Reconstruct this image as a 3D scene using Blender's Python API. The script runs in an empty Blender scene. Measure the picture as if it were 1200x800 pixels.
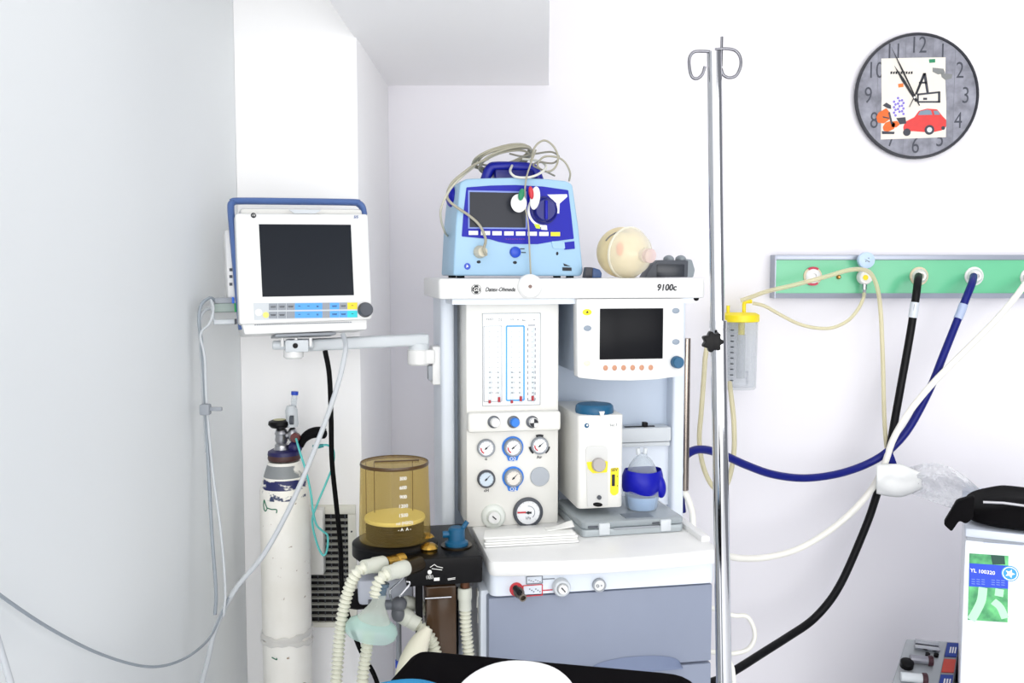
import bpy, bmesh, math, random
from mathutils import Vector, Matrix, noise
random.seed(7)
PI = math.pi
SC = bpy.context.scene
COL = SC.collection
F_PX = 1090.0
EYE = Vector((0, 0, 1.42))
PITCH = math.atan(80 / F_PX)
FWD = Vector((0, math.cos(PITCH), -math.sin(PITCH)))
UP = Vector((0, math.sin(PITCH), math.cos(PITCH)))

# ------------------------------------------------------------------ measuring helpers
def ray(px, py):
    return FWD + Vector((1, 0, 0)) * ((px - 600) / F_PX) + UP * ((400 - py) / F_PX)

def P(px, py, Y):
    d = ray(px, py)
    return EYE + d * (Y / d.y)

class Frame:
    def __init__(s, o, R):
        s.o = Vector(o); s.R = R; s.RT = R.transposed()
    def loc(s, w): return s.RT @ (Vector(w) - s.o)
    def wor(s, l): return s.o + s.R @ Vector(l)
    def _on(s, px, py, d, k):
        o = s.RT @ (EYE - s.o); v = s.RT @ ray(px, py)
        return o + v * ((d - o[k]) / v[k])
    def x(s, px, py, d): return s._on(px, py, d, 0)
    def y(s, px, py, d): return s._on(px, py, d, 1)
    def z(s, px, py, d): return s._on(px, py, d, 2)
    def sc(s, px, py, d): return (s.wor(s.y(px, py, d)) - EYE).dot(FWD) / F_PX
    def mat(s): return Matrix.Translation(s.o) @ s.R.to_4x4()

def rotz(a): return Matrix.Rotation(math.radians(a), 3, 'Z')
def rotx(a): return Matrix.Rotation(math.radians(a), 3, 'X')
def roty(a): return Matrix.Rotation(math.radians(a), 3, 'Y')

def smooth_path(pts, n=10):
    pts = [Vector(p) for p in pts]
    if len(pts) < 3:
        return [pts[0].lerp(pts[-1], i / n) for i in range(n + 1)]
    out = []
    q = [pts[0] * 2 - pts[1]] + pts + [pts[-1] * 2 - pts[-2]]
    for i in range(1, len(q) - 2):
        a, b, c, d = q[i - 1], q[i], q[i + 1], q[i + 2]
        for k in range(n):
            t = k / n
            out.append(0.5 * ((2 * b) + (c - a) * t + (2 * a - 5 * b + 4 * c - d) * t * t + (3 * b - a - 3 * c + d) * t ** 3))
    out.append(pts[-1])
    return out

def resample(pts, step):
    out = [pts[0].copy()]; acc = 0.0
    for a, b in zip(pts, pts[1:]):
        L = (b - a).length
        if L < 1e-9: continue
        t = step - acc
        while t <= L:
            out.append(a.lerp(b, t / L)); t += step
        acc = (acc + L) % step if L + acc >= step else acc + L
    return out

# ------------------------------------------------------------------ materials
def lin(c):
    r = []
    for v in c[:3]:
        v /= 255.0
        r.append(v / 12.92 if v <= 0.04045 else ((v + 0.055) / 1.055) ** 2.4)
    return (*r, 1.0)

MATS = {}
def mat(name, rgb, rough=0.5, metal=0.0, var=0.04, scale=14.0, bump=0.0, spec=0.5, coat=0.0):
    if name in MATS: return MATS[name]
    m = bpy.data.materials.new(name); m.use_nodes = True
    nt = m.node_tree; b = nt.nodes['Principled BSDF']
    c = lin(rgb)
    b.inputs['Roughness'].default_value = rough
    b.inputs['Metallic'].default_value = metal
    b.inputs['Specular IOR Level'].default_value = spec
    b.inputs['Coat Weight'].default_value = coat
    tc = nt.nodes.new('ShaderNodeTexCoord')
    nz = nt.nodes.new('ShaderNodeTexNoise'); nz.inputs['Scale'].default_value = scale; nz.inputs['Detail'].default_value = 4
    nt.links.new(tc.outputs['Object'], nz.inputs['Vector'])
    mx = nt.nodes.new('ShaderNodeMix'); mx.data_type = 'RGBA'
    mx.inputs[6].default_value = tuple(v * (1 - var) for v in c[:3]) + (1,)
    mx.inputs[7].default_value = tuple(min(1, v * (1 + var)) for v in c[:3]) + (1,)
    nt.links.new(nz.outputs['Fac'], mx.inputs[0])
    nt.links.new(mx.outputs[2], b.inputs['Base Color'])
    if bump:
        bp = nt.nodes.new('ShaderNodeBump'); bp.inputs['Strength'].default_value = bump; bp.inputs['Distance'].default_value = 0.004
        nt.links.new(nz.outputs['Fac'], bp.inputs['Height']); nt.links.new(bp.outputs['Normal'], b.inputs['Normal'])
    MATS[name] = m
    return m

def clear(name, tint, base, fac, rough=0.15):
    """thin see-through plastic: tinted transparency under a glossy skin"""
    if name in MATS: return MATS[name]
    m = mat(name, base, rough, 0, 0.03)
    nt = m.node_tree; out = nt.nodes['Material Output']; b = nt.nodes['Principled BSDF']
    t = nt.nodes.new('ShaderNodeBsdfTransparent'); t.inputs['Color'].default_value = lin(tint)
    mx = nt.nodes.new('ShaderNodeMixShader')
    fr = nt.nodes.new('ShaderNodeLayerWeight'); fr.inputs['Blend'].default_value = .25
    mr = nt.nodes.new('ShaderNodeMapRange'); mr.inputs['To Min'].default_value = fac; mr.inputs['To Max'].default_value = min(1, fac + .45)
    nt.links.new(fr.outputs['Facing'], mr.inputs['Value']); nt.links.new(mr.outputs['Result'], mx.inputs['Fac'])
    nt.links.new(t.outputs['BSDF'], mx.inputs[1]); nt.links.new(b.outputs['BSDF'], mx.inputs[2])
    nt.links.new(mx.outputs['Shader'], out.inputs['Surface'])
    return m

WHITE = mat('white_enamel', (228, 228, 227), .35, coat=.1)
CREAM = mat('warm_white_enamel', (229, 228, 223), .35)
COOL = mat('cool_white_paint', (220, 227, 237), .4)
BLUEGREY = mat('blue_grey_panel', (188, 200, 216), .45)
GREYBLUE = mat('grey_blue_drawer', (134, 142, 161), .45)
LGREY = mat('light_grey_plastic', (205, 210, 214), .45)
MGREY = mat('mid_grey_plastic', (150, 155, 162), .45)
DGREY = mat('dark_grey_plastic', (72, 76, 84), .5)
BLACK = mat('black_plastic', (11, 10, 12), .4, spec=.16)
SOFTBLK = mat('black_rubber', (11, 10, 12), .65, spec=.12)
SCREEN = mat('dark_screen', (24, 29, 37), .3, spec=.15)
SCREEN2 = mat('black_screen', (16, 17, 21), .3, spec=.12)
CHROME = mat('chrome', (196, 197, 201), .1, 1.0)
HOOKM = mat('dull_chrome', (128, 128, 134), .2, 1.0)
STEEL = mat('brushed_steel', (180, 180, 184), .3, 1.0)
BRASS = mat('aged_brass', (190, 150, 70), .25, 1.0)
INK = mat('black_print', (25, 27, 34), .6)
INKG = mat('grey_print', (120, 126, 136), .6)
WPRINT = mat('white_print', (236, 236, 232), .6)
BLUE = mat('bright_blue_plastic', (36, 120, 214), .4)
NAVY = mat('deep_blue_plastic', (8, 14, 160), .4, spec=.3)
NAVYK = mat('navy_knob', (8, 14, 110), .35)
PALE = mat('pale_blue_plastic', (154, 190, 216), .4)
HANDLE = mat('slate_blue_handle', (80, 108, 164), .45)
TEAL = mat('teal_plastic', (6, 84, 122), .4)
YEL = mat('yellow_plastic', (244, 222, 30), .45)
RED = mat('red_print', (200, 50, 60), .5)
GREEN = mat('green_clip', (30, 130, 90), .5)
CORR = mat('ivory_corrugated_plastic', (222, 222, 206), .45)
TUBEY = clear('yellowed_tubing', (246, 242, 220), (226, 220, 190), .5, .3)
TUBEW = mat('white_tubing', (238, 236, 228), .4)
TUBEG = mat('grey_cable', (196, 200, 204), .45)
TUBEGD = mat('darker_grey_cable', (150, 158, 166), .45)
CABLE = mat('taupe_cable', (164, 160, 142), .5)

# ------------------------------------------------------------------ mesh builder
class MB:
    def __init__(s): s.bm = bmesh.new(); s.m = 0
    def _new(s, n0):
        s.bm.faces.ensure_lookup_table()
        for f in s.bm.faces[n0:]: f.material_index = s.m
    def poly(s, bot, top, b=0, seg=2):
        n0 = len(s.bm.faces); bm = s.bm
        vb = [bm.verts.new(v) for v in bot]; vt = [bm.verts.new(v) for v in top]
        n = len(vb); fs = [bm.faces.new(vb[::-1]), bm.faces.new(vt)]
        for i in range(n):
            fs.append(bm.faces.new((vb[i], vb[(i + 1) % n], vt[(i + 1) % n], vt[i])))
        bmesh.ops.recalc_face_normals(bm, faces=fs)
        if b:
            es = set(e for f in fs[:2] for e in f.edges)
            if n <= 8: es |= set(e for f in fs for e in f.edges)
            bmesh.ops.bevel(bm, geom=list(es), offset=b, segments=seg, profile=.5, affect='EDGES', clamp_overlap=True)
        s._new(n0); return s
    def box(s, x0, x1, y0, y1, z0, z1, b=0, seg=2):
        x0, x1 = min(x0, x1), max(x0, x1); y0, y1 = min(y0, y1), max(y0, y1); z0, z1 = min(z0, z1), max(z0, z1)
        q = [(x0, y0), (x1, y0), (x1, y1), (x0, y1)]
        return s.poly([(x, y, z0) for x, y in q], [(x, y, z1) for x, y in q], b, seg)
    def prism(s, pts, a0, a1, ax='y', b=0, seg=2):
        f = {'y': lambda p, a: (p[0], a, p[1]), 'z': lambda p, a: (p[0], p[1], a), 'x': lambda p, a: (a, p[0], p[1])}[ax]
        return s.poly([f(p, a0) for p in pts], [f(p, a1) for p in pts], b, seg)
    def lathe(s, prof, o=(0, 0, 0), d=(0, 0, 1), n=32):
        n0 = len(s.bm.faces); bm = s.bm; o = Vector(o)
        q = Vector((0, 0, 1)).rotation_difference(Vector(d).normalized())
        rings = []
        for r, h in prof:
            if r < 1e-6: rings.append([bm.verts.new(o + q @ Vector((0, 0, h)))])
            else: rings.append([bm.verts.new(o + q @ Vector((r * math.cos(2 * PI * i / n), r * math.sin(2 * PI * i / n), h))) for i in range(n)])
        fs = []
        for a, b in zip(rings, rings[1:]):
            for i in range(n):
                j = (i + 1) % n
                if len(a) == 1 and len(b) == 1: continue
                if len(a) == 1: fs.append(bm.faces.new((a[0], b[i], b[j])))
                elif len(b) == 1: fs.append(bm.faces.new((a[i], a[j], b[0])))
                else: fs.append(bm.faces.new((a[i], a[j], b[j], b[i])))
        bmesh.ops.recalc_face_normals(bm, faces=fs)
        s._new(n0); return s
    def cyl(s, p0, p1, r0, r1=None, n=24, b=0):
        p0, p1 = Vector(p0), Vector(p1); L = (p1 - p0).length; r1 = r0 if r1 is None else r1
        if b: pr = [(0, 0), (r0 - b, 0), (r0, b), (r1, L - b), (r1 - b, L), (0, L)]
        else: pr = [(0, 0), (r0, 0), (r1, L), (0, L)]
        return s.lathe(pr, p0, p1 - p0, n)
    def disc(s, x, z, y0, y1, r, n=28, b=0):           # axis along y, y0 nearer the viewer
        return s.cyl((x, y1, z), (x, y0, z), r, None, n, b)
    def ring(s, x, z, y0, y1, ri, ro, n=28):
        h = y1 - y0
        return s.lathe([(ri, 0), (ro, 0), (ro, h), (ri, h), (ri, 0)], (x, y1, z), (0, -1, 0), n)
    def ell(s, c, r, R=None, n=24, m=14):
        n0 = len(s.bm.faces)
        M = Matrix.Translation(Vector(c)) @ (R.to_4x4() if R else Matrix()) @ Matrix.Diagonal((*r, 1))
        bmesh.ops.create_uvsphere(s.bm, u_segments=n, v_segments=m, radius=1, matrix=M)
        s._new(n0); return s
    def tube(s, pts, r, n=10, flat=1.0, closed=False):
        n0 = len(s.bm.faces); bm = s.bm; pts = [Vector(p) for p in pts]
        k = len(pts); rs = r if isinstance(r, (list, tuple)) else [r] * k
        rings = []; nrm = None
        for i in range(k):
            t = (pts[min(i + 1, k - 1)] - pts[max(i - 1, 0)])
            if t.length < 1e-9: t = Vector((0, 0, 1))
            t.normalize()
            if nrm is None:
                a = Vector((0, 0, 1)) if abs(t.z) < .9 else Vector((1, 0, 0))
                nrm = (a - t * a.dot(t)).normalized()
            else:
                nrm = nrm - t * nrm.dot(t)
                nrm.normalize()
            bn = t.cross(nrm)
            rings.append([bm.verts.new(pts[i] + (nrm * math.cos(2 * PI * j / n) + bn * math.sin(2 * PI * j / n) * flat) * rs[i]) for j in range(n)])
        fs = []
        for a, b in zip(rings, rings[1:]):
            for j in range(n): fs.append(bm.faces.new((a[j], a[(j + 1) % n], b[(j + 1) % n], b[j])))
        fs.append(bm.faces.new(rings[0][::-1])); fs.append(bm.faces.new(rings[-1]))
        bmesh.ops.recalc_face_normals(bm, faces=fs)
        s._new(n0); return s
    def grid(s, fn, nu, nv):
        n0 = len(s.bm.faces); bm = s.bm
        v = [[bm.verts.new(fn(i / nu, j / nv)) for j in range(nv + 1)] for i in range(nu + 1)]
        for i in range(nu):
            for j in range(nv): bm.faces.new((v[i][j], v[i + 1][j], v[i + 1][j + 1], v[i][j + 1]))
        s._new(n0); return s
    def text(s, body, size, c, ext=.0004, shear=0.0, M=None, ax=1.0, bold=0.0):
        """flat lettering centred on c, facing local -y (or placed by M)"""
        cu = bpy.data.curves.new('t', 'FONT'); cu.body = body; cu.size = size; cu.extrude = ext
        cu.align_x = 'CENTER'; cu.align_y = 'CENTER'; cu.shear = shear; cu.resolution_u = 3; cu.offset = bold
        o = bpy.data.objects.new('t', cu); COL.objects.link(o)
        dg = bpy.context.evaluated_depsgraph_get()
        me = bpy.data.meshes.new_from_object(o.evaluated_get(dg))
        T = (M or Matrix.Translation(Vector(c)) @ Matrix.Rotation(PI / 2, 4, 'X')) @ Matrix.Diagonal((ax, 1, 1, 1))
        me.transform(T)
        n0 = len(s.bm.faces); s.bm.from_mesh(me); s._new(n0)
        bpy.data.objects.remove(o); bpy.data.curves.remove(cu); bpy.data.meshes.remove(me)
        return s
    def xf(s, M):
        bmesh.ops.transform(s.bm, matrix=M, verts=s.bm.verts); return s
    def build(s, name, mats, parent=None, ang=40, label=None, stuff=False):
        me = bpy.data.meshes.new(name)
        s.bm.normal_update(); s.bm.to_mesh(me); s.bm.free()
        for m in (mats if isinstance(mats, (list, tuple)) else [mats]): me.materials.append(m)
        me.shade_smooth(); me.set_sharp_from_angle(angle=math.radians(ang))
        o = bpy.data.objects.new(name, me); COL.objects.link(o)
        if parent: o.parent = parent
        if label: o['label'] = label
        if stuff: o['kind'] = 'stuff'
        return o

def tag(o, label, cat, group=None):
    o['label'] = label; o['category'] = cat
    if group: o['group'] = group
    return o

def thing(name, frame, label, cat, group=None):
    o = bpy.data.objects.new(name, None); o.empty_display_size = .05; COL.objects.link(o)
    o.matrix_world = frame.mat(); return tag(o, label, cat, group)

def single(name, mb, mats, label, cat, group=None, ang=40):
    """a one-mesh thing built in world space: its origin moves to the bottom of its bounds"""
    vs = [v.co for v in mb.bm.verts]
    c = Vector(((min(v.x for v in vs) + max(v.x for v in vs)) / 2, (min(v.y for v in vs) + max(v.y for v in vs)) / 2, min(v.z for v in vs)))
    mb.xf(Matrix.Translation(-c)); o = mb.build(name, mats, None, ang); o.location = c
    return tag(o, label, cat, group)

def struct(name, mb, mats):
    o = mb.build(name, mats); o['kind'] = 'structure'; return o

def rrect(x0, x1, z0, z1, r, n=5):
    out = []
    for cx, cz, a in ((x1 - r, z1 - r, 0), (x0 + r, z1 - r, 90), (x0 + r, z0 + r, 180), (x1 - r, z0 + r, 270)):
        for i in range(n + 1):
            t = math.radians(a + 90 * i / n); out.append((cx + r * math.cos(t), cz + r * math.sin(t)))
    return out

def rpoly(pts, r, n=5):
    """rounded corners on any polygon (2D)"""
    out = []; k = len(pts)
    for i in range(k):
        a, b, c = Vector(pts[i - 1]), Vector(pts[i]), Vector(pts[(i + 1) % k])
        rr = r[i] if isinstance(r, (list, tuple)) else r
        if rr <= 0: out.append(tuple(b)); continue
        u = (a - b); v = (c - b); d = min(rr, u.length * .48, v.length * .48)
        p, q = b + u.normalized() * d, b + v.normalized() * d
        for j in range(n + 1):
            t = j / n; w = p * (1 - t) ** 2 + b * 2 * t * (1 - t) + q * t * t; out.append((w.x, w.y))
    return out

def pp(fr, pts, d):          # measured outline -> (x,z) on a plane of a thing
    return [(lambda v: (v.x, v.z))(fr.y(a, b, d)) for a, b in pts]

def wpath(pts, n=10): return smooth_path([P(*p) for p in pts], n)

def cable(name, pts, r, m, label, cat='cable', group=None, n=10, seg=10):
    return single(name, MB().tube(wpath(pts, seg), r, n), m, label, cat, group, 60)

def corrugate(path, r, amp=.0024, pitch=.0085):
    q = resample(path, pitch / 4)
    return q, [r + amp * (1, 0, -1, 0)[i % 4] for i in range(len(q))]

# ================================================================== SETTING
YW, YC = 2.80, 2.24
colm = mat('light_lifted_plaster', (253, 252, 252), .7, 0, .012, 3.0, .03)  # column and soffit: colour raised to stand in for light missing in the corner
wallmat = mat('white_plaster', (236, 234, 239), .7, 0, .012, 3.0, .03)
wallgrey = mat('left_wall_plaster', (236, 239, 240), .7, 0, .015, 3.0, .03)
ceilm = mat('ceiling_plaster', (250, 250, 250), .8, 0, .01)
floorm = mat('grey_vinyl_floor', (236, 237, 239), .4, 0, .04, 6)
XL = P(279, 300, YC).x
XCR = P(421, 300, YC).x
ZSOF = P(500, 100, YW).z
H = 2.75
struct('floor', MB().box(XL - .1, 3.0, -2.2, YW + .1, -.1, 0), floorm)
struct('ceiling', MB().box(XL - .1, 3.0, .9, YW + .1, H, H + .1), ceilm)
struct('wall_back', MB().box(XL - .1, 3.0, YW, YW + .1, 0, H), wallmat)
struct('wall_left', MB().box(XL - .1, XL, .75, YW, 0, H), wallgrey)
struct('trim_1', MB().box(XL, XCR, YC, YW, 0, H, .003), colm)
xs0, xs1 = XCR - .004, P(643, 97, YW).x
mb = MB().prism([(xs0, YC - .003), (xs0 - .004, 1.6), (xs1 - .045, 1.6), (xs1, YW), (XCR, YW), (XCR, YC - .003)], ZSOF, H, 'z')
struct('trim_2', mb, colm)

# ================================================================== ANAESTHESIA MACHINE
YAW = 10.5
mo = P(705, 660, 1.80); mo.z = 0
M = Frame(mo, rotz(YAW))
y = M.y
mach = thing('anesthesia_machine', M, 'white anaesthesia machine with pressure gauges, black display and grey drawers, at centre', 'anaesthesia machine')
aL, aR = y(574, 658, 0), y(844, 637, 0)
xl, xr = aL.x, aR.x
zt, zb = aL.z, y(577, 676, 0).z
# worktop with bowed front
front = [(xl + (xr - xl) * t, -.022 * (1 - (2 * t - 1) ** 2)) for t in [i / 14 for i in range(15)]]
out = rpoly([(xl, .44)] + front + [(xr, .44)], [.01, .03] + [0] * 13 + [.03, .01])
MB().prism(out, zb, zt, 'z', .006).build('worktop', WHITE, mach)
mb = MB(); mb.box(xr - .02, xr, .05, .44, zt - .002, zt + .012, .004); mb.build('worktop_rim', WHITE, mach)
# front strip under the worktop
zs = y(577, 699, .012).z
xsl, xsr = y(575, 690, .012).x, xr - .004
mb = MB().prism(rpoly([(xsl, .43), (xsl, .012), (xsr, .012), (xsr, .43)], [0, .02, .02, 0]), zs, zb, 'z')
strip = mb.build('front_strip', COOL, mach)
def at(px, py, d): return y(px, py, d)
S0 = M.sc(650, 690, .012)
c = at(605, 690, .012)
MB().lathe([(S0 * 8, 0), (S0 * 8, .004), (S0 * 6.5, .006), (S0 * 6.5, .012), (0, .012)], (c.x, .012, c.z), (0, -1, 0)).build('outlet_collar', RED, strip)
mb = MB().lathe([(S0 * 6, 0), (S0 * 6, .02), (S0 * 4.4, .024), (S0 * 4.4, .04), (S0 * 3, .04), (S0 * 3, .03), (0, .03)], (c.x, .012, c.z), (.15, -1, -.12))
mb.build('gas_outlet', mat('dull_nickel', (120, 112, 102), .35, .8), strip)
c = at(606, 690.6, -.03); MB().cyl((c.x, -.012, c.z - .003), (c.x + .004, -.033, c.z - .005), S0 * 3.4).build('outlet_bore', BLACK, strip)
c = at(657, 686.5, .012)
MB().lathe([(S0 * 10.5, 0), (S0 * 10.5, .012), (S0 * 9, .016), (S0 * 6.8, .016), (S0 * 6.5, .012), (0, .012)], (c.x, .012, c.z), (0, -1, 0)).build('selector_ring', LGREY, strip)
mb = MB().disc(c.x, c.z, -.012, 0, S0 * 5.6, b=.001); mb.build('selector_knob', WHITE, strip)
mb = MB().prism([(c.x - S0 * 3, c.z + S0 * 2.6), (c.x - S0 * 2, c.z + S0 * 3.4), (c.x + S0 * 2.6, c.z - S0 * 1.8), (c.x + S0 * 1.8, c.z - S0 * 2.6)], -.0135, -.011); mb.build('selector_mark', INK, strip)
c = at(701.5, 684.5, .012)
MB().ring(c.x, c.z, .004, .013, S0 * 6.3, S0 * 8).build('switch_ring', MGREY, strip)
MB().disc(c.x, c.z, .006, .013, S0 * 6.4).build('power_switch', WHITE, strip)
mb = MB().ring(c.x - S0 * 2.2, c.z - S0 * .5, .0045, .007, S0 * 1.2, S0 * 1.8); mb.box(c.x + S0 * 1.7, c.x + S0 * 3, .0045, .007, c.z - S0, c.z + S0 * .4)
mb.build('switch_marks', INKG, strip)
def frame_line(mb, px0, py0, px1, py1, d, w=.0009):
    a, b = y(px0, py0, d), y(px1, py1, d)
    x0, x1, z0, z1 = min(a.x, b.x), max(a.x, b.x), min(a.z, b.z), max(a.z, b.z)
    for q in ((x0, x1, z0 - w, z0 + w), (x0, x1, z1 - w, z1 + w), (x0 - w, x0 + w, z0, z1), (x1 - w, x1 + w, z0, z1)):
        mb.box(q[0], q[1], d - .0008, d + .001, q[2], q[3])
mb = MB(); frame_line(mb, 613, 686, 635.5, 697, .0115); a, b = y(636, 691.5, .0115), y(648, 691, .0115); mb.box(a.x, b.x, .0107, .0125, a.z - .0009, a.z + .0009)
mb.build('red_diagram', RED, strip)
mb = MB(); frame_line(mb, 617, 675.5, 635.5, 683, .0115); a, b = y(636, 678.5, .0115), y(650, 678, .0115); mb.box(a.x, b.x, .0107, .0125, a.z - .0009, a.z + .0009)
for i in range(6):
    a = y(619 + i * 2.6, 679 + (i % 3), .0115); mb.box(a.x, a.x + .003, .0107, .0125, a.z - .001, a.z)
    a = y(620 + i * 2.4, 690 + (i % 3) * 1.5, .0115); mb.box(a.x, a.x + .0025, .0107, .0125, a.z - .001, a.z + .0008)
mb.build('dark_diagram', INKG, strip)
# cabinet, drawers, base and castors
zd = y(838, 775, .02).z
xcl = y(572.5, 720, .02).x
MB().box(xcl - .012, xr - .006, .05, .5, .12, zs + .001, .006).build('cabinet', COOL, mach)
mb = MB().box(xcl, xr - .006, .02, .06, zd + .002, zs - .006, .004); d1 = mb.build('drawer', GREYBLUE, mach)
mb = MB().box(xcl, xr - .006, .02, .06, .34, zd - .002, .004); d2 = mb.build('drawer', GREYBLUE, mach)
mb = MB().box(xcl, xr - .006, .02, .06, .13, .336, .004); d3 = mb.build('drawer', GREYBLUE, mach)
for dd, zh in ((d1, zd + .001), (d2, .343), (d3, .15)):
    hx = y(745, 775, .02).x
    arc = [(hx + .095 * math.cos(PI * i / 16), .024 * math.sin(PI * i / 16) ** .8) for i in range(17)]
    mb = MB()
    for i in range(16):
        (xa, ha), (xb, hb) = arc[i], arc[i + 1]
        n0 = len(mb.bm.faces)
        vs = [mb.bm.verts.new(v) for v in ((xa, .019, zh + ha), (xb, .019, zh + hb), (xb, .004, zh), (xa, .004, zh))]
        try: mb.bm.faces.new(vs)
        except ValueError: pass
    mb.prism([(hx - .095, .004), (hx + .095, .004), (hx + .09, .025), (hx - .09, .025)], zh - .004, zh, 'z')
    mb.build('handle', mat('grip_grey', (110, 122, 150), .4), dd)
MB().box(xcl - .02, xr + .01, .0, .52, .075, .125, .01).build('base', MGREY, mach)
for sx in (xcl + .03, xr - .04):
    for sy in (.05, .46):
        mb = MB().cyl((sx - .012, sy, .036), (sx + .012, sy, .036), .036, b=.005); mb.box(sx - .018, sx + .018, sy - .02, sy + .02, .06, .08, .003)
        mb.build('castor', DGREY, mach)
# back panel, columns
zsh = y(525, 350.5, .2).z
xA, xB = y(517, 450, .33).x, y(800, 450, .43).x
MB().box(xA + .01, xB, .45, .5, zt - .2, zsh + .01).build('back_panel', BLUEGREY, mach)
xA2 = y(533, 450, .33).x
MB().prism(rpoly([(xA, .5), (xA, .33), (xA2, .33), (xA2, .5)], [.003, .012, .012, .003]), zt - .35, zsh + .008, 'z').build('side_column', COOL, mach)
x2 = y(549, 450, .40).x
MB().box(xA2, x2 + .02, .40, .5, zt - .2, zsh + .008).build('inner_side_panel', BLUEGREY, mach)
xC = y(788, 500, .41).x
MB().prism(rpoly([(xC, .5), (xC, .41), (xB, .41), (xB, .5)], [.003, .01, .01, .003]), zt - .2, zsh + .008, 'z').build('side_column', COOL, mach)
# lower white panel and the back bar behind the vaporiser
a, b = y(656, 524, .43), y(787, 590, .43)
MB().box(a.x, b.x, .435, .452, zt - .02, a.z).build('lower_back_panel', COOL, mach)
zbar0, zbar1 = y(756, 524, .40).z, y(756, 501, .40).z
a, b = y(654, 510, .40), y(787, 510, .40)
mb = MB().box(a.x, b.x, .40, .46, zbar0 + .012, zbar1, .005); mb.box(a.x, b.x, .41, .46, zbar0, zbar0 + .01, .002)
bar = mb.build('back_bar', LGREY, mach)
a = y(756, 498, .41); mb = MB().box(a.x - .006, a.x + .006, .405, .42, zbar1, zbar1 + .012, .002); mb.box(a.x - .05, a.x + .025, .41, .42, zbar1 - .001, zbar1 + .002)
mb.build('bar_latch', BLACK, bar)
# top shelf
a, b = y(514, 327, .2), y(830, 323, .2)
s0, s1, zst = a.x, b.x, y(660, 326, .2).z
ZST = zst
MB().prism(rpoly([(s0, .56), (s0, .2), (s1, .2), (s1, .56)], [.02, .012, .03, .02]), zsh, zst, 'z', .004).build('top_shelf', WHITE, mach)
shelf = mach.children[-1]
mb = MB().box(s0 + .03, s1 - .03, .215, .55, zsh - .012, zsh + .002); mb.build('shelf_underside', COOL, shelf)
ST = M.sc(650, 338, .2)
c = y(620.5, 335.5, .2); MB().disc(c.x, c.z, .188, .215, ST * 14.3, 40, .004).build('round_cover', WHITE, shelf)
MB().disc(c.x - .001, c.z - .0, .186, .189, ST * 2.1).build('cover_screw', mat('screw_brown', (110, 90, 84), .4, .5), shelf)
c = y(558, 339, .2); MB().disc(c.x, c.z, .1985, .202, ST * 6).build('emblem', INK, shelf)
mb = MB().text('GE', ST * 6.2, (c.x, .198, c.z), .0004, .35, bold=.0001); mb.ring(c.x, c.z, .1975, .199, ST * 5, ST * 5.5)
for k in range(4):
    t = PI / 4 + k * PI / 2; mb.ell((c.x + ST * 4.3 * math.cos(t), .1983, c.z + ST * 4.3 * math.sin(t)), (ST * .8, .0006, ST * .8), n=8, m=6)
mb.build('emblem_lettering', WPRINT, shelf)
c = y(586, 339.2, .2); MB().text('Datex-Ohmeda', ST * 7.0, (c.x, .1988, c.z), .0005, .3, ax=.8, bold=.00016).build('lettering', INK, shelf)
c = y(781, 337, .2); MB().text('9100c', ST * 11, (c.x, .1988, c.z), .0005, .16, ax=.92, bold=.0004).build('lettering', INK, shelf)
c = y(816, 349, .22); MB().ell((c.x, .22, zsh - .002), (.006, .006, .005)).build('shelf_hook', BLACK, shelf)
# ---- flowmeter housing
h0, h1 = y(546, 430, .25).x, y(655, 430, .25).x
zh0 = zt - .001
MB().box(h0, h1, .25, .47, zh0, zsh + .006, .005).build('flowmeter_housing', CREAM, mach)
hous = mach.children[-1]
FM = M.sc(600, 430, .25)
a, b = y(565, 367, .25), y(633, 474, .25)
w0, w1, wz1, wz0 = a.x, b.x, a.z, b.z
win = MB().box(w0, w1, .2485, .252, wz0, wz1, .001).build('flowmeter_window', mat('milky_window', (250, 252, 254), .3), hous)
mb = MB(); e = .0011
for q in ((w0, w1, wz1 - e, wz1), (w0, w1, wz0, wz0 + e), (w0, w0 + e, wz0, wz1), (w1 - e, w1, wz0, wz1)): mb.box(q[0], q[1], .247, .2487, q[2], q[3])
mb.build('window_edge', MGREY, win)
def rect_frame(px0, py0, px1, py1, d, w, name, m, par, dash=False):
    a, b = y(px0, py0, d), y(px1, py1, d); mb = MB()
    mb.box(a.x, b.x, d - .0015, d + .001, a.z - w, a.z + w); mb.box(a.x, b.x, d - .0015, d + .001, b.z - w, b.z + w)
    n = 14 if dash else 1; L = (a.z - b.z) / n
    for i in range(n):
        z0 = b.z + i * L; z1 = z0 + L * (.55 if dash else 1)
        mb.box(a.x - w, a.x + w, d - .0015, d + .001, z0, z1)
        mb.box(b.x - w, b.x + w, d - .0015, d + .001, z0, z1)
    mb.build(name, m, par)
rect_frame(567, 382, 588, 470, .2485, .0006, 'tube_outline', MGREY, win)
rect_frame(593.5, 382, 614, 468.5, .2485, .0017, 'tube_outline', mat('sky_blue_print', (70, 160, 232), .4), win)
rect_frame(618.5, 381, 627, 469, .2485, .0009, 'tube_outline', INKG, win, True)
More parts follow.
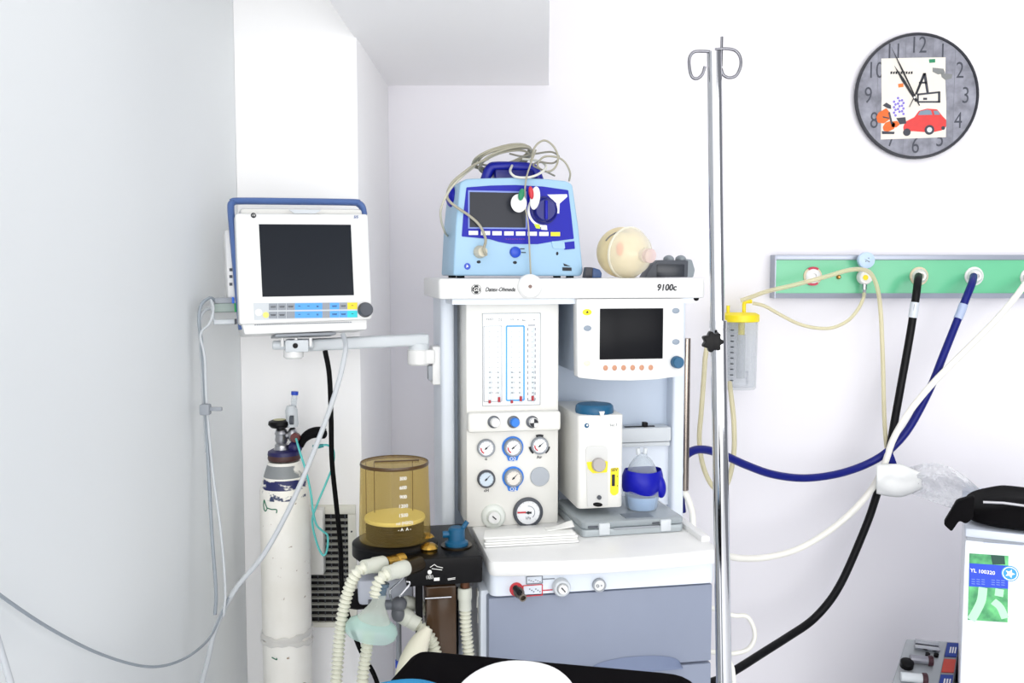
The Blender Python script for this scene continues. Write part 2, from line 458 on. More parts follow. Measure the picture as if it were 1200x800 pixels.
for i, (tx, fz) in enumerate(((574, 470), (585, 468.5), (600, 470), (610.5, 467.5), (624.5, 467))):
    a, b = y(tx, 384, .246), y(tx, 472, .246)
    t = MB().cyl((a.x, .2465, b.z), (a.x, .2465, a.z), .0030, n=12).build('flow_tube', clear('tube_glass', (246, 250, 252), (235, 242, 246), .12), win)
    c = y(tx, fz, .243); MB().cyl((c.x, .2445, c.z - .0045), (c.x, .2445, c.z + (.006 if i in (1, 3, 4) else .002)), .0028, n=12).build('float', mat('dark_red', (176, 48, 58), .5), t)
    mb = MB()
    for k in range(13):
        zz = y(tx, 460 - k * 6.0, .25).z; big = (k < 6 or i in (3, 4))
        x0 = a.x + (-.0015 if i % 2 == 0 else -.004)
        mb.box(x0, x0 + (.0032 if k < 5 else .0018), .2465, .2483, zz - .0006, zz + (.001 if k < 5 else 0))
        if k < 6 and i in (0, 1, 2): mb.text(str(10 - k), .0042, (a.x + (.005 if i % 2 == 0 else -.007), .248, zz), .0002)
    mb.build('scale', INK, t)
mb = MB()
for i, tx in enumerate((574, 586, 594, 600, 607, 614, 620, 626)):
    c = y(tx, 374 + (i % 3) * .6, .248); mb.text(('N2O', 'O2', 'l', 'O2', 'm', 'Air', 'l', 'm')[i], .007, (c.x, .2482, c.z), .0002)
mb.build('window_lettering', INK, win)
# control ledge and flow knobs
a, b = y(548, 484, .23), y(656.5, 503.5, .23)
led = MB().box(a.x, b.x, .222, .252, b.z, a.z, .006, 3).build('control_ledge', CREAM, hous)
for i, kx in enumerate((579, 602, 624)):
    c = y(kx, 494, .222)
    MB().lathe([(FM * 7.2, 0), (FM * 7.2, .004), (FM * 5.2, .006), (0, .006)], (c.x - .001, .2225, c.z), (0, -1, 0)).build('knob_ring', mat('ring_grey', (96, 100, 106), .35, .3), led)
    k = MB().lathe([(FM * 5.2, 0), (FM * 5.4, .012), (FM * 4.6, .015), (0, .015)], (c.x, .22, c.z), (.08, -1, 0)).build('flow_knob', (WHITE, BLUE, WHITE)[i], led)
    if i == 2:
        mb = MB()
        for q in (0, 2):
            pts = [(c.x, c.z)] + [(c.x + FM * 4.9 * math.cos(t), c.z + FM * 4.9 * math.sin(t)) for t in [PI / 2 * (q + j / 5) for j in range(6)]]
            mb.prism(pts, .2037, .2055)
        mb.build('knob_quarters', INK, k)
# gauges
def gauge(px, py, r, d, par, rim, face, name='gauge', needle=35, arc=True, blue=None, big=False):
    s = M.sc(px, py, d); c = y(px, py, d); R = r * s
    if blue:
        pts = [(c.x + 12.8 * s * math.cos(t), c.z + 12.8 * s * math.sin(t)) for t in [math.radians(a) for a in range(-55, 236, 10)]]
        pts += [(c.x - 6.5 * s, c.z - 12.5 * s), (c.x - 5.5 * s, c.z - 15.8 * s), (c.x, c.z - 16.6 * s), (c.x + 5.5 * s, c.z - 15.8 * s), (c.x + 6.5 * s, c.z - 12.5 * s)]
        sur = MB().prism(pts, d - .003, d + .001).build('gauge_surround', BLUE, par)
        MB().text(blue, 6 * s, (c.x, d - .0034, c.z - 14 * s), .0003, bold=.0001).build('gauge_lettering', WPRINT, par)
        d -= .003
    g = MB().lathe([(R, 0), (R, .008), (R * .9, .0105), (R * .8, .0105), (R * .78, .007), (0, .007)], (c.x, d + .0005, c.z), (0, -1, 0), 36).build(name, rim, par)
    MB().disc(c.x, c.z, d - .0072, d - .006, R * .79).build('dial', face, g)
    t = math.radians(needle); L = R * .62; w = R * .07; D = d - .0085
    ca, sa = math.cos(t), math.sin(t)
    mb = MB().prism([(c.x + L * ca, c.z + L * sa), (c.x - .35 * L * ca + w * sa, c.z - .35 * L * sa - w * ca), (c.x - .35 * L * ca - w * sa, c.z - .35 * L * sa + w * ca)], D, D + .001)
    mb.disc(c.x, c.z, D - .0006, D + .0008, R * .1, 12); mb.build('needle', INK, g)
    mb = MB()
    for k in range(11):
        a = math.radians(225 - k * 27); u = R * .72
        mb.box(c.x + u * math.cos(a) - .0005, c.x + u * math.cos(a) + .0005, d - .0078, d - .007, c.z + u * math.sin(a) - .0005, c.z + u * math.sin(a) + .0005)
    mb.build('dial_scale', INKG, g)
    if arc:
        mb = MB(); pts = []
        rng = [math.radians(q) for q in range(175, 246, 10)]
        for q in rng: pts.append((c.x + R * .66 * math.cos(q), c.z + R * .66 * math.sin(q)))
        for q in rng[::-1]: pts.append((c.x + R * .52 * math.cos(q), c.z + R * .52 * math.sin(q)))
        for i in range(len(rng) - 1):
            j = 2 * len(rng) - 1 - i
            mb.prism([pts[i], pts[i + 1], pts[j - 1], pts[j]], d - .0079, d - .007)
        mb.build('red_arc', RED, g)
    return g
DIAL = mat('dial_white', (240, 242, 245), .4); DIALB = mat('dial_pale_blue', (206, 220, 232), .4)
gauge(569.3, 524.4, 10.6, .25, hous, MGREY, DIAL, needle=40)
gauge(600.6, 523.5, 10.6, .25, hous, MGREY, DIAL, needle=40, blue='O2')
g3 = gauge(632, 521.4, 10.4, .25, hous, MGREY, DIAL, needle=40)
s = M.sc(632, 521, .25); c = y(632, 521.4, .25)
mb = MB()
for a0 in (68, 188, 308):
    rng = [math.radians(a0 + q) for q in range(0, 45, 6)]
    for t0, t1 in zip(rng, rng[1:]):
        mb.prism([(c.x + ra * s * math.cos(t), c.z + ra * s * math.sin(t)) for ra, t in ((10.4, t0), (12.8, t0), (12.8, t1), (10.4, t1))], .247, .2505)
mb.build('gauge_marks', INK, hous)
gauge(569.5, 560.6, 10.6, .25, hous, DGREY, DIALB, needle=45, arc=False)
gauge(601, 558.8, 10.6, .25, hous, MGREY, mat('dial_tan', (228, 222, 214), .4), needle=45, arc=False, blue='O2')
c = y(632.5, 558, .25); MB().disc(c.x, c.z, .246, .2505, s * 11.4, 36, .001).build('blank_cover', mat('blank_grey', (168, 174, 182), .4), hous)
mb = MB()
for px, py, tx in ((569.5, 537.5, 'o'), (632, 535.5, 'Air'), (570, 574.5, 'cH')):
    c = y(px, py, .25); mb.text(tx, 5 * s, (c.x, .2494, c.z), .0004, bold=.0001)
mb.build('gauge_lettering', INK, hous)
c = y(578, 604.5, .25)
kb = MB().lathe([(s * 14.2, 0), (s * 14.2, .006), (s * 12, .012), (s * 8.6, .014), (s * 8, .02), (s * 7, .024), (0, .024)], (c.x, .2505, c.z), (-.06, -1, .05), 36).build('pressure_valve_knob', mat('milky_white_plastic', (226, 230, 224), .4), hous)
mb = MB().disc(c.x - .002, c.z + .003, .2235, .232, s * 6.4); mb.build('knob_cap', WHITE, kb)
mb = MB(); cx, cz = c.x - .002, c.z + .003
mb.prism([(cx - s * 2.6, cz + s * 1.6), (cx - s * 1.6, cz + s * 2.4), (cx + s * 2.6, cz - s * 1.4), (cx + s * 1.6, cz - s * 2.4)], .222, .224); mb.build('knob_mark', INK, kb)
g = gauge(618.3, 599.5, 17.6, .25, hous, DGREY, DIAL, 'airway_pressure_gauge', needle=178, arc=False)
c = y(618.3, 599.5, .25); mb = MB().box(c.x - s * 13, c.x - s * 3, .2407, .242, c.z - s * .2, c.z + s * 1.6); mb.build('red_needle', RED, g)
mb = MB().text('kPa', s * 4.5, (c.x, .2424, c.z - s * 6.5), .0003); rng = [math.radians(q) for q in range(-50, 101, 8)]
for t0, t1 in zip(rng, rng[1:]): mb.prism([(c.x + ra * s * math.cos(t), c.z + ra * s * math.sin(t)) for ra, t in ((7.4, t0), (8.1, t0), (8.1, t1), (7.4, t1))], .2423, .243)
mb.build('dial_lettering', INKG, g)
c = y(541, 511, .39); mb = MB().box(c.x - .004, c.x + .004, .385, .40, c.z - .016, c.z + .016, .002); mb.build('side_latch', MGREY, mach)
# ---- ventilator display
a = pp(M, [(676, 351), (801.5, 350), (801, 440), (770, 444.5), (738, 446), (706, 445.5), (677, 442.5)], .2)
a[0] = (a[0][0], zsh - .001); a[1] = (a[1][0], zsh - .001)
vent = MB().prism(rpoly(a, [.003, .003, .006, 0, 0, 0, .006]), .2, .235, 'y', .003).build('ventilator_panel', WHITE, mach)
zz0 = y(690, 440, .22).z
xv0, xv1 = y(681, 400, .235).x, y(797, 400, .235).x
MB().box(xv0 - .006, xv1, .23, .45, zz0 + .002, zsh - .001, .004).build('panel_housing', BLUEGREY, vent)
a, b = y(703, 361.5, .2), y(776.5, 420, .2)
MB().box(a.x, b.x, .1985, .202, b.z, a.z, .001).build('screen', SCREEN2, vent)
VS = M.sc(740, 400, .2)
mb = MB(); e = .0012
for q in ((a.x - .007, b.x + .007, a.z + .006, a.z + .006 + e), (a.x - .007, b.x + .007, b.z - .006 - e, b.z - .006), (a.x - .007 - e, a.x - .007, b.z - .006, a.z + .006), (b.x + .007, b.x + .007 + e, b.z - .006, a.z + .006)):
    mb.box(q[0], q[1], .1993, .201, q[2], q[3])
mb.build('screen_outline', COOL, vent)
def oval(px, py, rx, rz, m, name):
    c = y(px, py, .2); return MB().ell((c.x, .2005, c.z), (rx * VS, .0022, rz * VS), n=20, m=8).build(name, m, vent)
b1 = oval(688, 365.7, 5.8, 3.8, YEL, 'alarm_button')
c = y(688, 365.5, .2); MB().prism([(c.x - .003, c.z - .002), (c.x + .003, c.z - .002), (c.x, c.z + .003)], .1975, .1985).build('alarm_mark', INK, b1)
BTN = mat('grey_button', (140, 152, 166), .4)
for q in ((688.5, 384.5), (792, 364), (792, 400.5)): oval(q[0], q[1], 5, 3.5, BTN, 'button')
oval(688, 425.5, 4.2, 3.4, mat('pale_yellow_lamp', (250, 246, 200), .4), 'indicator_lamp')
for i in range(6): oval(709.6 + i * 10.6, 431 - i * .1, 3.2, 3.4, mat('tan_button', (196, 142, 112), .5), 'soft_key')
c = y(792.5, 424, .2); MB().lathe([(VS * 7.3, 0), (VS * 7, .014), (VS * 6, .017), (0, .017)], (c.x, .2, c.z), (0, -1, 0)).build('rotary_knob', TEAL, vent)
# vertical rod on the right flank
a, b = y(804.5, 396, .42), y(804.5, 574, .42)
rod = MB().cyl((a.x, .42, b.z), (a.x, .42, a.z), .0105, n=24, b=.001).build('equipment_rail', mat('dull_steel_rail', (150, 140, 132), .18, 1.0), mach)
mb = MB()
for zz in (a.z - .04, b.z + .05): mb.box(xB - .004, a.x, .412, .428, zz - .01, zz + .01, .002)
mb.build('rail_bracket', LGREY, rod)

# ================================================================== VAPORIZER
V = Frame(M.wor((0, 0, 0)), rotz(YAW))
vap = None
a, b = y(677.5, 487, .17), y(730, 594, .17)
vx0, vx1, vz0, vz1 = a.x, b.x, b.z, a.z
VF = Frame(M.wor(((vx0 + vx1) / 2, .28, vz0)), rotz(YAW)); vy = VF.y
vap = thing('vaporizer', VF, 'white vaporiser box with teal dial and yellow filler, hanging above grey case', 'vaporiser')
hw = (vx1 - vx0) / 2; hh = vz1 - vz0
MB().prism(rpoly([(-hw, .118), (-hw, -.11), (hw, -.11), (hw, .118)], [.004, .012, .012, .004]), 0, hh, 'z', .004).build('body', CREAM, vap)
s = VF.sc(700, 540, -.11)
c = vy(696.5, 486, -.068)
MB().lathe([(s * 22.5, 0), (s * 23, .005), (s * 22.3, .015), (s * 20, .019), (0, .0205)], (c.x, -.068, hh), (0, 0, 1), 40).build('dial', TEAL, vap)
c = vy(702, 486, -.09); MB().prism([(c.x - .006, hh + .008), (c.x + .006, hh + .008), (c.x + .002, hh - .004), (c.x - .002, hh - .004)], -.114, -.09).build('dial_pointer', WHITE, vap)
# filler
a = pp(VF, [(686, 522), (712, 522), (712, 592), (688, 593)], -.11)
fill = MB().prism(rpoly(a, [.012, .012, .002, .002]), -.1125, -.108, 'y').build('filler_recess', mat('recess_white', (206, 206, 204), .4), vap)
a = pp(VF, [(687, 541), (712, 540), (711, 553), (694, 554), (689, 549)], -.112); MB().prism(rpoly(a, .003), -.115, -.111).build('filler_surround', YEL, fill)
c = vy(701, 544.5, -.115); MB().lathe([(s * 8, 0), (s * 8, .012), (s * 7, .014), (0, .014)], (c.x, -.112, c.z), (0, -1, .1)).build('filler_cap', mat('warm_grey_cap', (168, 162, 160), .4), fill)
c = vy(702, 582.5, -.1125); MB().disc(c.x, c.z, -.116, -.112, s * 2.6).build('drain_plug', DGREY, fill)
c = vy(700.5, 591, -.1125); MB().ell((c.x, -.112, c.z), (s * 6, .004, s * 2.6), roty(8)).build('drain_lever', BLACK, fill)
a = pp(VF, [(715.5, 548.5), (725, 547.5), (724.5, 577), (721, 580), (717.5, 580), (715, 577)], -.11)
lab = MB().prism(rpoly(a, .003), -.1118, -.109).build('yellow_label', YEL, vap)
c = vy(720, 550.5, -.112); mb = MB().text('SEV', s * 5, (c.x, -.1121, c.z), .0003, bold=.0001)
for q in (558, 569): c2 = vy(723.5, q, -.112); mb.box(c2.x - .001, c2.x + .001, -.1123, -.111, c2.z - .001, c2.z + .001)
mb.build('label_lettering', INK, lab)
c = vy(718.8, 562.5, -.112); MB().box(c.x - s * 1.9, c.x + s * 1.9, -.113, -.111, c.z - s * 7, c.z + s * 7, .001).build('sight_glass', INK, lab)
c = vy(687.5, 498.5, -.11); mb = MB().disc(c.x, c.z, -.1112, -.109, s * 2.8); mb.build('round_badge', TEAL, vap)
MB().ell((c.x + .001, -.1114, c.z + .001), (s * 1.2, .0006, s * 1.2), n=12, m=6).build('badge_mark', WPRINT, vap)
c = vy(718.5, 498, -.11); MB().text('Tec 7', s * 4.2, (c.x, -.1114, c.z), .0003).build('lettering', INKG, vap)

# ================================================================== GREY CASE, RESUSCITATOR ON IT, PAPER
k0, k1 = M.z(683, 631, zt), M.z(801, 622, zt)
CF = Frame(M.wor(((k0.x + k1.x) / 2, (k0.y + k1.y) / 2, zt + .0005)), rotz(YAW + math.degrees(math.atan2(k1.y - k0.y, k1.x - k0.x)) * .5))
case = thing('plastic_case', CF, 'flat translucent grey plastic case with latches, lying on the worktop', 'case')
cw = (k1 - k0).length / 2; ch = min(.032, vz0 - zt - .006)
gcase = clear('smoky_plastic', (228, 234, 238), (190, 198, 202), .5, .25)
gcase2 = mat('case_grey', (168, 176, 180), .35)
cd = .21
MB().prism(rrect(-cw, cw, 0, cd, .012), 0, ch * .5, 'z', .003).build('tray', gcase2, case)
lid = MB().prism(rrect(-cw, cw, 0, cd, .012), ch * .54, ch, 'z', .004).build('lid', gcase, case)
MB().prism(rrect(-cw * .92, cw * .92, .01, cd - .01, .012), ch * .4, ch * .86, 'z').build('contents', mat('case_inner', (140, 150, 154), .6), case)
for q in (-.58, .62):
    x0 = cw * q; mb = MB().box(x0 - .012, x0 + .012, -.004, .003, ch * .12, ch * .9, .002); mb.build('latch', LGREY, case)
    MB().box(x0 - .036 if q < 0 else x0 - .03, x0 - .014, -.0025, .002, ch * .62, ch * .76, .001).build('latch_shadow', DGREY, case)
MB().box(-cw * .12, cw * .42, .012, .05, ch, ch + .0012).build('paper_tag', mat('tag_grey', (118, 126, 134), .6), lid)
MB().box(-cw * .4, cw * .5, -.004, 0, ch * .42, ch * .56, .002).build('front_ridge', MGREY, case)

bq = M.z(752, 596, zt + ch)
BF = Frame(M.wor((bq.x, max(bq.y, .16), zt + ch + .001)), rotz(YAW))
res = thing('resuscitator_bottle', BF, 'clear resuscitator bottle with deep blue cuff, standing on the grey case', 'bottle')
s = BF.sc(752, 560, 0)
clr = clear('clear_plastic', (246, 248, 250), (216, 224, 228), .2, .1)
MB().lathe([(0, 0), (s * 17, 0), (s * 19, .006), (s * 20, .03), (s * 21, .05), (s * 19, .075), (s * 15, .098), (s * 10, .112), (s * 6, .118), (s * 5.5, .124), (0, .124)], n=36).build('bottle', clr, res)
MB().lathe([(0, .001), (s * 16, .001), (s * 18, .006), (s * 19.2, .03), (0, .03)], n=36).build('blue_liquid_base', mat('pale_blue_liquid', (160, 190, 226), .3), res)
def cuff(u, v):
    a = 2 * PI * u; h = .038 + .05 * v
    bul = (1 + .14 * math.sin(PI * v)) * (1 + .05 * math.sin(3 * a + 2 * v)); R = s * 21.5 * bul
    return (R * math.cos(a), R * .9 * math.sin(a), h + .002 * math.sin(a * 2 + 1))
MB().grid(cuff, 48, 10).build('cuff', NAVY, res, 60)
MB().ell((s * 19, -.018, .052), (.013, .012, .026), roty(-8)).build('cuff_end', NAVY, res)
mb = MB()
for q in (-.008, .006): mb.cyl((q, 0, .122), (q * 1.3, 0, .136), .005, n=14)
mb.build('neck_ports', LGREY, res)

pf = M.z(566, 642, zt)
PF = Frame(M.wor((0, 0, zt)), rotz(YAW))
pz = lambda px, py, h: PF.z(px, py, h)
q = [pz(567, 643.5, 0), pz(680, 636, 0)]
x0, x1 = q[0].x + .002, q[1].x; yf = (q[0].y + q[1].y) / 2
ppr = thing('paper_stack', Frame(M.wor(((x0 + x1) / 2, yf + .062, zt + .0005)), rotz(YAW)), 'stack of folded white paper towels on worktop under the gauges', 'paper')
hw = (x1 - x0) / 2; yb = min(.246, M.z(600, 619, zt + .021).y) - yf
for i in range(4):
    def fn(u, v, i=i):
        return None
    dx = random.uniform(-.003, .003)
    MB().prism(rpoly([(-hw + dx, -.06 + i * .001), (hw + dx - .002 * i, -.058), (hw - .004 * i, yb - .062), (-hw + .012 + dx, yb - .062)], .006), i * .0052 + .0002, i * .0052 + .005, 'z', .0018).build('folded_sheet', WPRINT if i % 2 else WHITE, ppr)
def flap(u, v):
    return (hw * (.35 + .6 * u), -.03 + (yb - .04) * v, .0215 + .016 * u * u * (.4 + .6 * v) * (1 if u < .8 else 1 - (u - .8)))
mb = MB().grid(flap, 10, 8); o = mb.build('curled_sheet', WPRINT, ppr)
o.modifiers.new('thick', 'SOLIDIFY').thickness = .001

# ================================================================== ON THE SHELF
DY = 2.03
do = P(607, 324, DY); do.z = M.wor((0, 0, ZST)).z + .0006
D = Frame(do, rotz(14)); dy = D.y
dfb = thing('defibrillator', D, 'pale blue defibrillator with deep blue panel on the left of top shelf', 'defibrillator')
outl = pp(D, [(531, 323), (534, 265), (539, 214), (546, 209.5), (575, 208.5), (605, 208), (640, 209.5), (664, 212), (671, 216), (678, 265), (683.5, 318), (681, 324.5)], 0)
outl = [(x, max(z, 0.004)) for x, z in outl]
mb = MB().prism(rpoly(outl, .006), 0, .15, 'y', .008, 3); mb.build('body', PALE, dfb)
fo = mb
for q in (outl[0][0] + .02, outl[-1][0] - .02):
    for w in (.02, .12): MB().cyl((q, w, 0), (q, w, .006), .009, n=16).build('foot', SOFTBLK, dfb)
def flatpoly(fr, pts, d, t, name, m, par, r=0.0):
    a = pp(fr, pts, d); return MB().prism(rpoly(a, r) if r else a, d - t, d + .001).build(name, m, par)
# convex pieces of the blue fascia in one mesh
fa = [(546.5, 219.5), (575, 217.4), (604, 216.7), (636, 218.5), (665.7, 222.8), (669, 250), (672.3, 279.7), (650, 282.5), (630, 286), (597.5, 285.8), (585, 283.5), (573.4, 280), (541, 277), (543, 250)]
fas = flatpoly(D, fa, 0, .0015, 'front_fascia', NAVY, dfb, .002)
flatpoly(D, [(660, 284), (672.8, 282.5), (673.5, 291.5), (661, 292.5)], 0, .0015, 'fascia_patch', NAVY, dfb, .001)
flatpoly(D, [(646, 282.6), (661, 283), (662, 291.5), (648, 291)], 0, .002, 'fascia_button', PALE, dfb, .003)
fr_ = flatpoly(D, [(548.3, 223), (617, 224.4), (617, 268.5), (548.3, 267.8)], 0, .003, 'screen_frame', mat('screen_rim_blue', (120, 140, 206), .4), fas)
flatpoly(D, [(550, 225), (615.6, 226.2), (615.6, 266.8), (550, 266.2)], 0, .0035, 'screen', mat('grey_screen', (48, 50, 57), .3, spec=.2), fas)
DS = D.sc(607, 260, 0)
c = dy(637, 246.5, 0)
kn = MB().lathe([(DS * 16.3, 0), (DS * 16.3, .004), (DS * 14.2, .006), (DS * 13, .014), (DS * 11.5, .017), (0, .017)], (c.x, -.001, c.z), (0, -1, 0), 40).build('selector_knob', NAVYK, fas)
MB().box(c.x - .003, c.x + .003, -.025, -.016, c.z - DS * 11, c.z + DS * 11, .002).build('knob_grip', NAVY, kn)
flatpoly(D, [(641, 228), (664, 227.6), (664.5, 230.5), (655.5, 238.5), (655, 250), (652.5, 250), (651.5, 238), (645, 232)], 0, .0022, 'white_flag', WPRINT, fas)
mb = MB(); rng = [math.radians(q) for q in range(150, 281, 8)]
for t0, t1 in zip(rng, rng[1:]): mb.prism([(c.x + ra * DS * math.cos(t), c.z + ra * DS * math.sin(t)) for ra, t in ((17.2, t0), (20, t0), (20, t1), (17.2, t1))], -.0022, 0)
mb.build('white_arc', WPRINT, fas)
flatpoly(D, [(625.5, 262.5), (632, 263), (633, 268), (628, 267.5)], 0, .0026, 'yellow_mark', mat('lime_mark', (206, 226, 40), .5), fas)
flatpoly(D, [(634, 264.5), (640.5, 264), (641, 269.5), (634, 269)], 0, .0024, 'white_mark', WPRINT, fas)
for i, bx in enumerate((554.4, 568.6, 582, 596, 609.7, 623.3, 636.9, 650.4)):
    bz = 272.8 + i * .2; q = flatpoly(D, [(bx - 5.4, bz - 2.3), (bx + 5.4, bz - 2.3), (bx + 5.4, bz + 2.4), (bx - 5.4, bz + 2.4)], 0, .0035, 'soft_key', YEL if i == 7 else WPRINT, fas)
c = dy(604, 280, 0); MB().text('CardioServ', DS * 3.6, (c.x, -.0017, c.z), .0003).build('lettering', mat('red_violet_print', (130, 30, 120), .5), fas) if False else None
mb = MB()
for i in range(9): c = dy(593 + i * 2.6, 280 + (i % 2) * .2, 0); mb.box(c.x - .0014, c.x + .0014, -.0018, 0, c.z - .0006, c.z + .0008)
mb.build('small_print', mat('red_violet_print', (120, 30, 120), .5), fas)
c = dy(603.6, 295.4, 0); MB().lathe([(DS * 6.6, 0), (DS * 6.3, .006), (DS * 5, .008), (0, .008)], (c.x, 0, c.z), (0, -1, 0)).build('charge_button', mat('royal_blue_button', (24, 70, 190), .4), dfb)
c = dy(562, 295, 0); pl = MB().lathe([(DS * 7.5, 0), (DS * 7, .012), (DS * 5.5, .024), (0, .026)], (c.x, 0, c.z), (.1, -1, 0)).build('lead_socket', mat('cream_plug', (206, 200, 180), .5), dfb)
mb = MB()
for px, py in ((561, 306.8), (603.4, 307.5)): c = dy(px, py, 0); mb.ell((c.x, 0, c.z), (DS * 2.6, .001, DS * 1.8), n=14, m=6)
for px, py in ((612, 291.5), (613.5, 295.8)): c = dy(px, py, 0); mb.box(c.x - .005, c.x + .005, -.0012, 0, c.z - .001, c.z + .001)
c = dy(653, 297, 0); mb.ell((c.x, 0, c.z), (DS * 1.6, .001, DS * 2.2), n=12, m=6)
mb.build('dark_marks', INK, dfb)
c = dy(547.6, 312, 0); MB().disc(c.x, c.z, -.0015, .001, DS * 3.8).build('badge', mat('royal_blue_button', (24, 70, 190), .4), dfb)
c = dy(547.3, 312, 0); MB().prism([(c.x - .002, c.z - .003), (c.x + .003, c.z), (c.x - .001, c.z + .004)], -.0022, -.001).build('badge_mark', WPRINT, dfb)
flatpoly(D, [(659, 313), (669.5, 313.4), (669.8, 317.3), (659, 317)], 0, .0012, 'black_tag', INK, dfb)
flatpoly(D, [(660, 308.5), (664, 310), (668.5, 312), (661, 311.5)], 0, .0012, 'black_swoosh', INK, dfb)
# carry handle and left grip
a, b = dy(568, 207, .07), dy(632.5, 207, .07)
zt0 = dy(600, 208, .07).z; zt1 = dy(600, 192.5, .07).z
pth = smooth_path([(a.x, .07, zt0 - .01), (a.x + .012, .07, zt1 - .012), (a.x + .03, .07, zt1 - .006), (b.x - .03, .07, zt1 - .006), (b.x - .012, .07, zt1 - .012), (b.x, .07, zt0 - .01)], 8)
MB().tube(pth, .0115, 14).build('carry_handle', mat('handle_blue', (10, 24, 150), .4), dfb)
mb = MB().box(a.x + .02, b.x - .02, .05, .09, zt0 - .02, zt1 - .014, .004); mb.build('handle_recess', NAVYK, dfb)
c = dy(529, 230, .08); MB().ell((c.x, .08, c.z), (.012, .03, .024)).build('side_grip', NAVY, dfb)
mb = MB()
for q in (.245, .13): mb.box(outl[-2][0] - .012 - q * .04, outl[-2][0] + .005 - q * .04, .05, .09, q * .6, q * .6 + .03, .002)
mb.build('side_ports', MGREY, dfb)

# leads piled on the defibrillator
def dl(pts, n=10): return smooth_path([D.wor(D.y(px, py, d)) for px, py, d in pts], n)
mb = MB()
for i in range(7):
    cx, cz = 592 + random.uniform(-5, 5), 186 + random.uniform(-4, 4); rx, rz = random.uniform(30, 38), random.uniform(7, 12); tl = random.uniform(-.32, -.2)
    ring = []
    for k in range(29):
        t = 2 * PI * k / 28 + i
        u, v = rx * math.cos(t), rz * math.sin(t)
        ring.append((cx + u * math.cos(tl) - v * math.sin(tl), cz + u * math.sin(tl) + v * math.cos(tl), .075 + .045 * math.sin(t) + i * .004))
    mb.tube(dl(ring, 2), .0026, 8)
coil = single('lead_coil', mb, CABLE, 'coiled taupe patient lead heaped on the defibrillator handle', 'cable')
r3 = .0030
single('patient_lead', MB().tube(dl([(570, 299, -.03), (567, 292, -.036), (569, 280, -.02), (562, 264, -.012), (549, 252, -.01), (537, 244, -.012), (527, 236, -.01), (524, 228, 0), (530, 214, 0), (545, 201, 0), (558, 192, .03), (572, 186, .05)]), r3, 10), CABLE, 'taupe lead looping from coil to cream plug on defibrillator front', 'cable')
single('patient_lead', MB().tube(dl([(556, 195, .03), (540, 208, .0), (526, 224, -.005), (517, 244, 0), (517, 258, .02), (521, 271, .05), (524, 276, .09)]), .0025, 10), mat('pale_taupe_cable', (190, 188, 172), .5), 'pale lead hanging down the left side of the defibrillator', 'cable')
single('patient_lead', MB().tube(dl([(600, 194, .06), (598, 201, .01), (604, 207, -.004), (618, 208, -.006), (631, 204, -.004), (640, 196, .02), (633, 189, .05), (612, 186, .06)]), .0028, 10), mat('white_lead', (214, 214, 204), .5), 'whitish lead curling over the blue defibrillator handle', 'cable')
single('patient_lead', MB().tube(dl([(622, 190, .03), (627, 172, .03), (638, 164.5, .03), (649, 172, .03), (654, 185, .03), (650, 197, .02), (640, 201, .02), (630, 194, .02), (637, 184, .03), (652, 184, .03), (662, 190, .03), (668, 202, .03), (667, 212, .04)]), .0022, 10), CABLE, 'thin lead looping in the air above the right of the defibrillator', 'cable')
single('patient_lead', MB().tube(dl([(597, 180, .05), (612, 183, .05), (628, 180, .04), (646, 178, .04), (655, 184, .04), (648, 191, .03), (632, 190, .03), (625, 194, .01), (640, 201, .02), (650, 206, .03)]), .0021, 10), mat('dark_taupe_cable', (130, 128, 116), .5), 'darker lead tangled across the top right of the defibrillator', 'cable')
single('patient_lead', MB().tube(dl([(628, 176, .03), (622, 192, 0), (617, 208, -.012), (615, 226, -.022), (616, 244, -.022), (619, 262, -.022), (620.5, 290, -.018), (621.5, 312, -.016), (622, 321, -.016)]), .0019, 8), CABLE, 'thin lead hanging straight down the front of the defibrillator', 'cable')
for (px, py, rx, rz, tilt, lb) in ((608, 238, 9.6, 10.6, 0, 'round white electrode pad hanging over the defibrillator screen'), (627, 232, 6, 13.5, 8, 'narrow white electrode pad beside the defibrillator knob')):
    w = D.wor(D.y(px, py, -.024 if px < 620 else -.021)); E = Frame(w, rotz(14) @ roty(tilt))
    th = thing('electrode', E, lb, 'electrode', 'electrodes on the defibrillator')
    MB().lathe([(0, -.0015), (rx * DS * .92, -.0015), (rx * DS, 0), (rx * DS * .92, .0015), (0, .0018)], (0, 0, 0), (0, -1, 0), 28).xf(Matrix.Diagonal((1, 1, rz / rx, 1))).build('pad', WHITE, th)
    if px < 620: MB().ell((.004, -.006, .018), (.0065, .005, .013), roty(12)).build('clip', GREEN, th)
    else: MB().ell((-.012, -.007, .009), (.0055, .005, .014), roty(-16)).build('clip', RED, th)

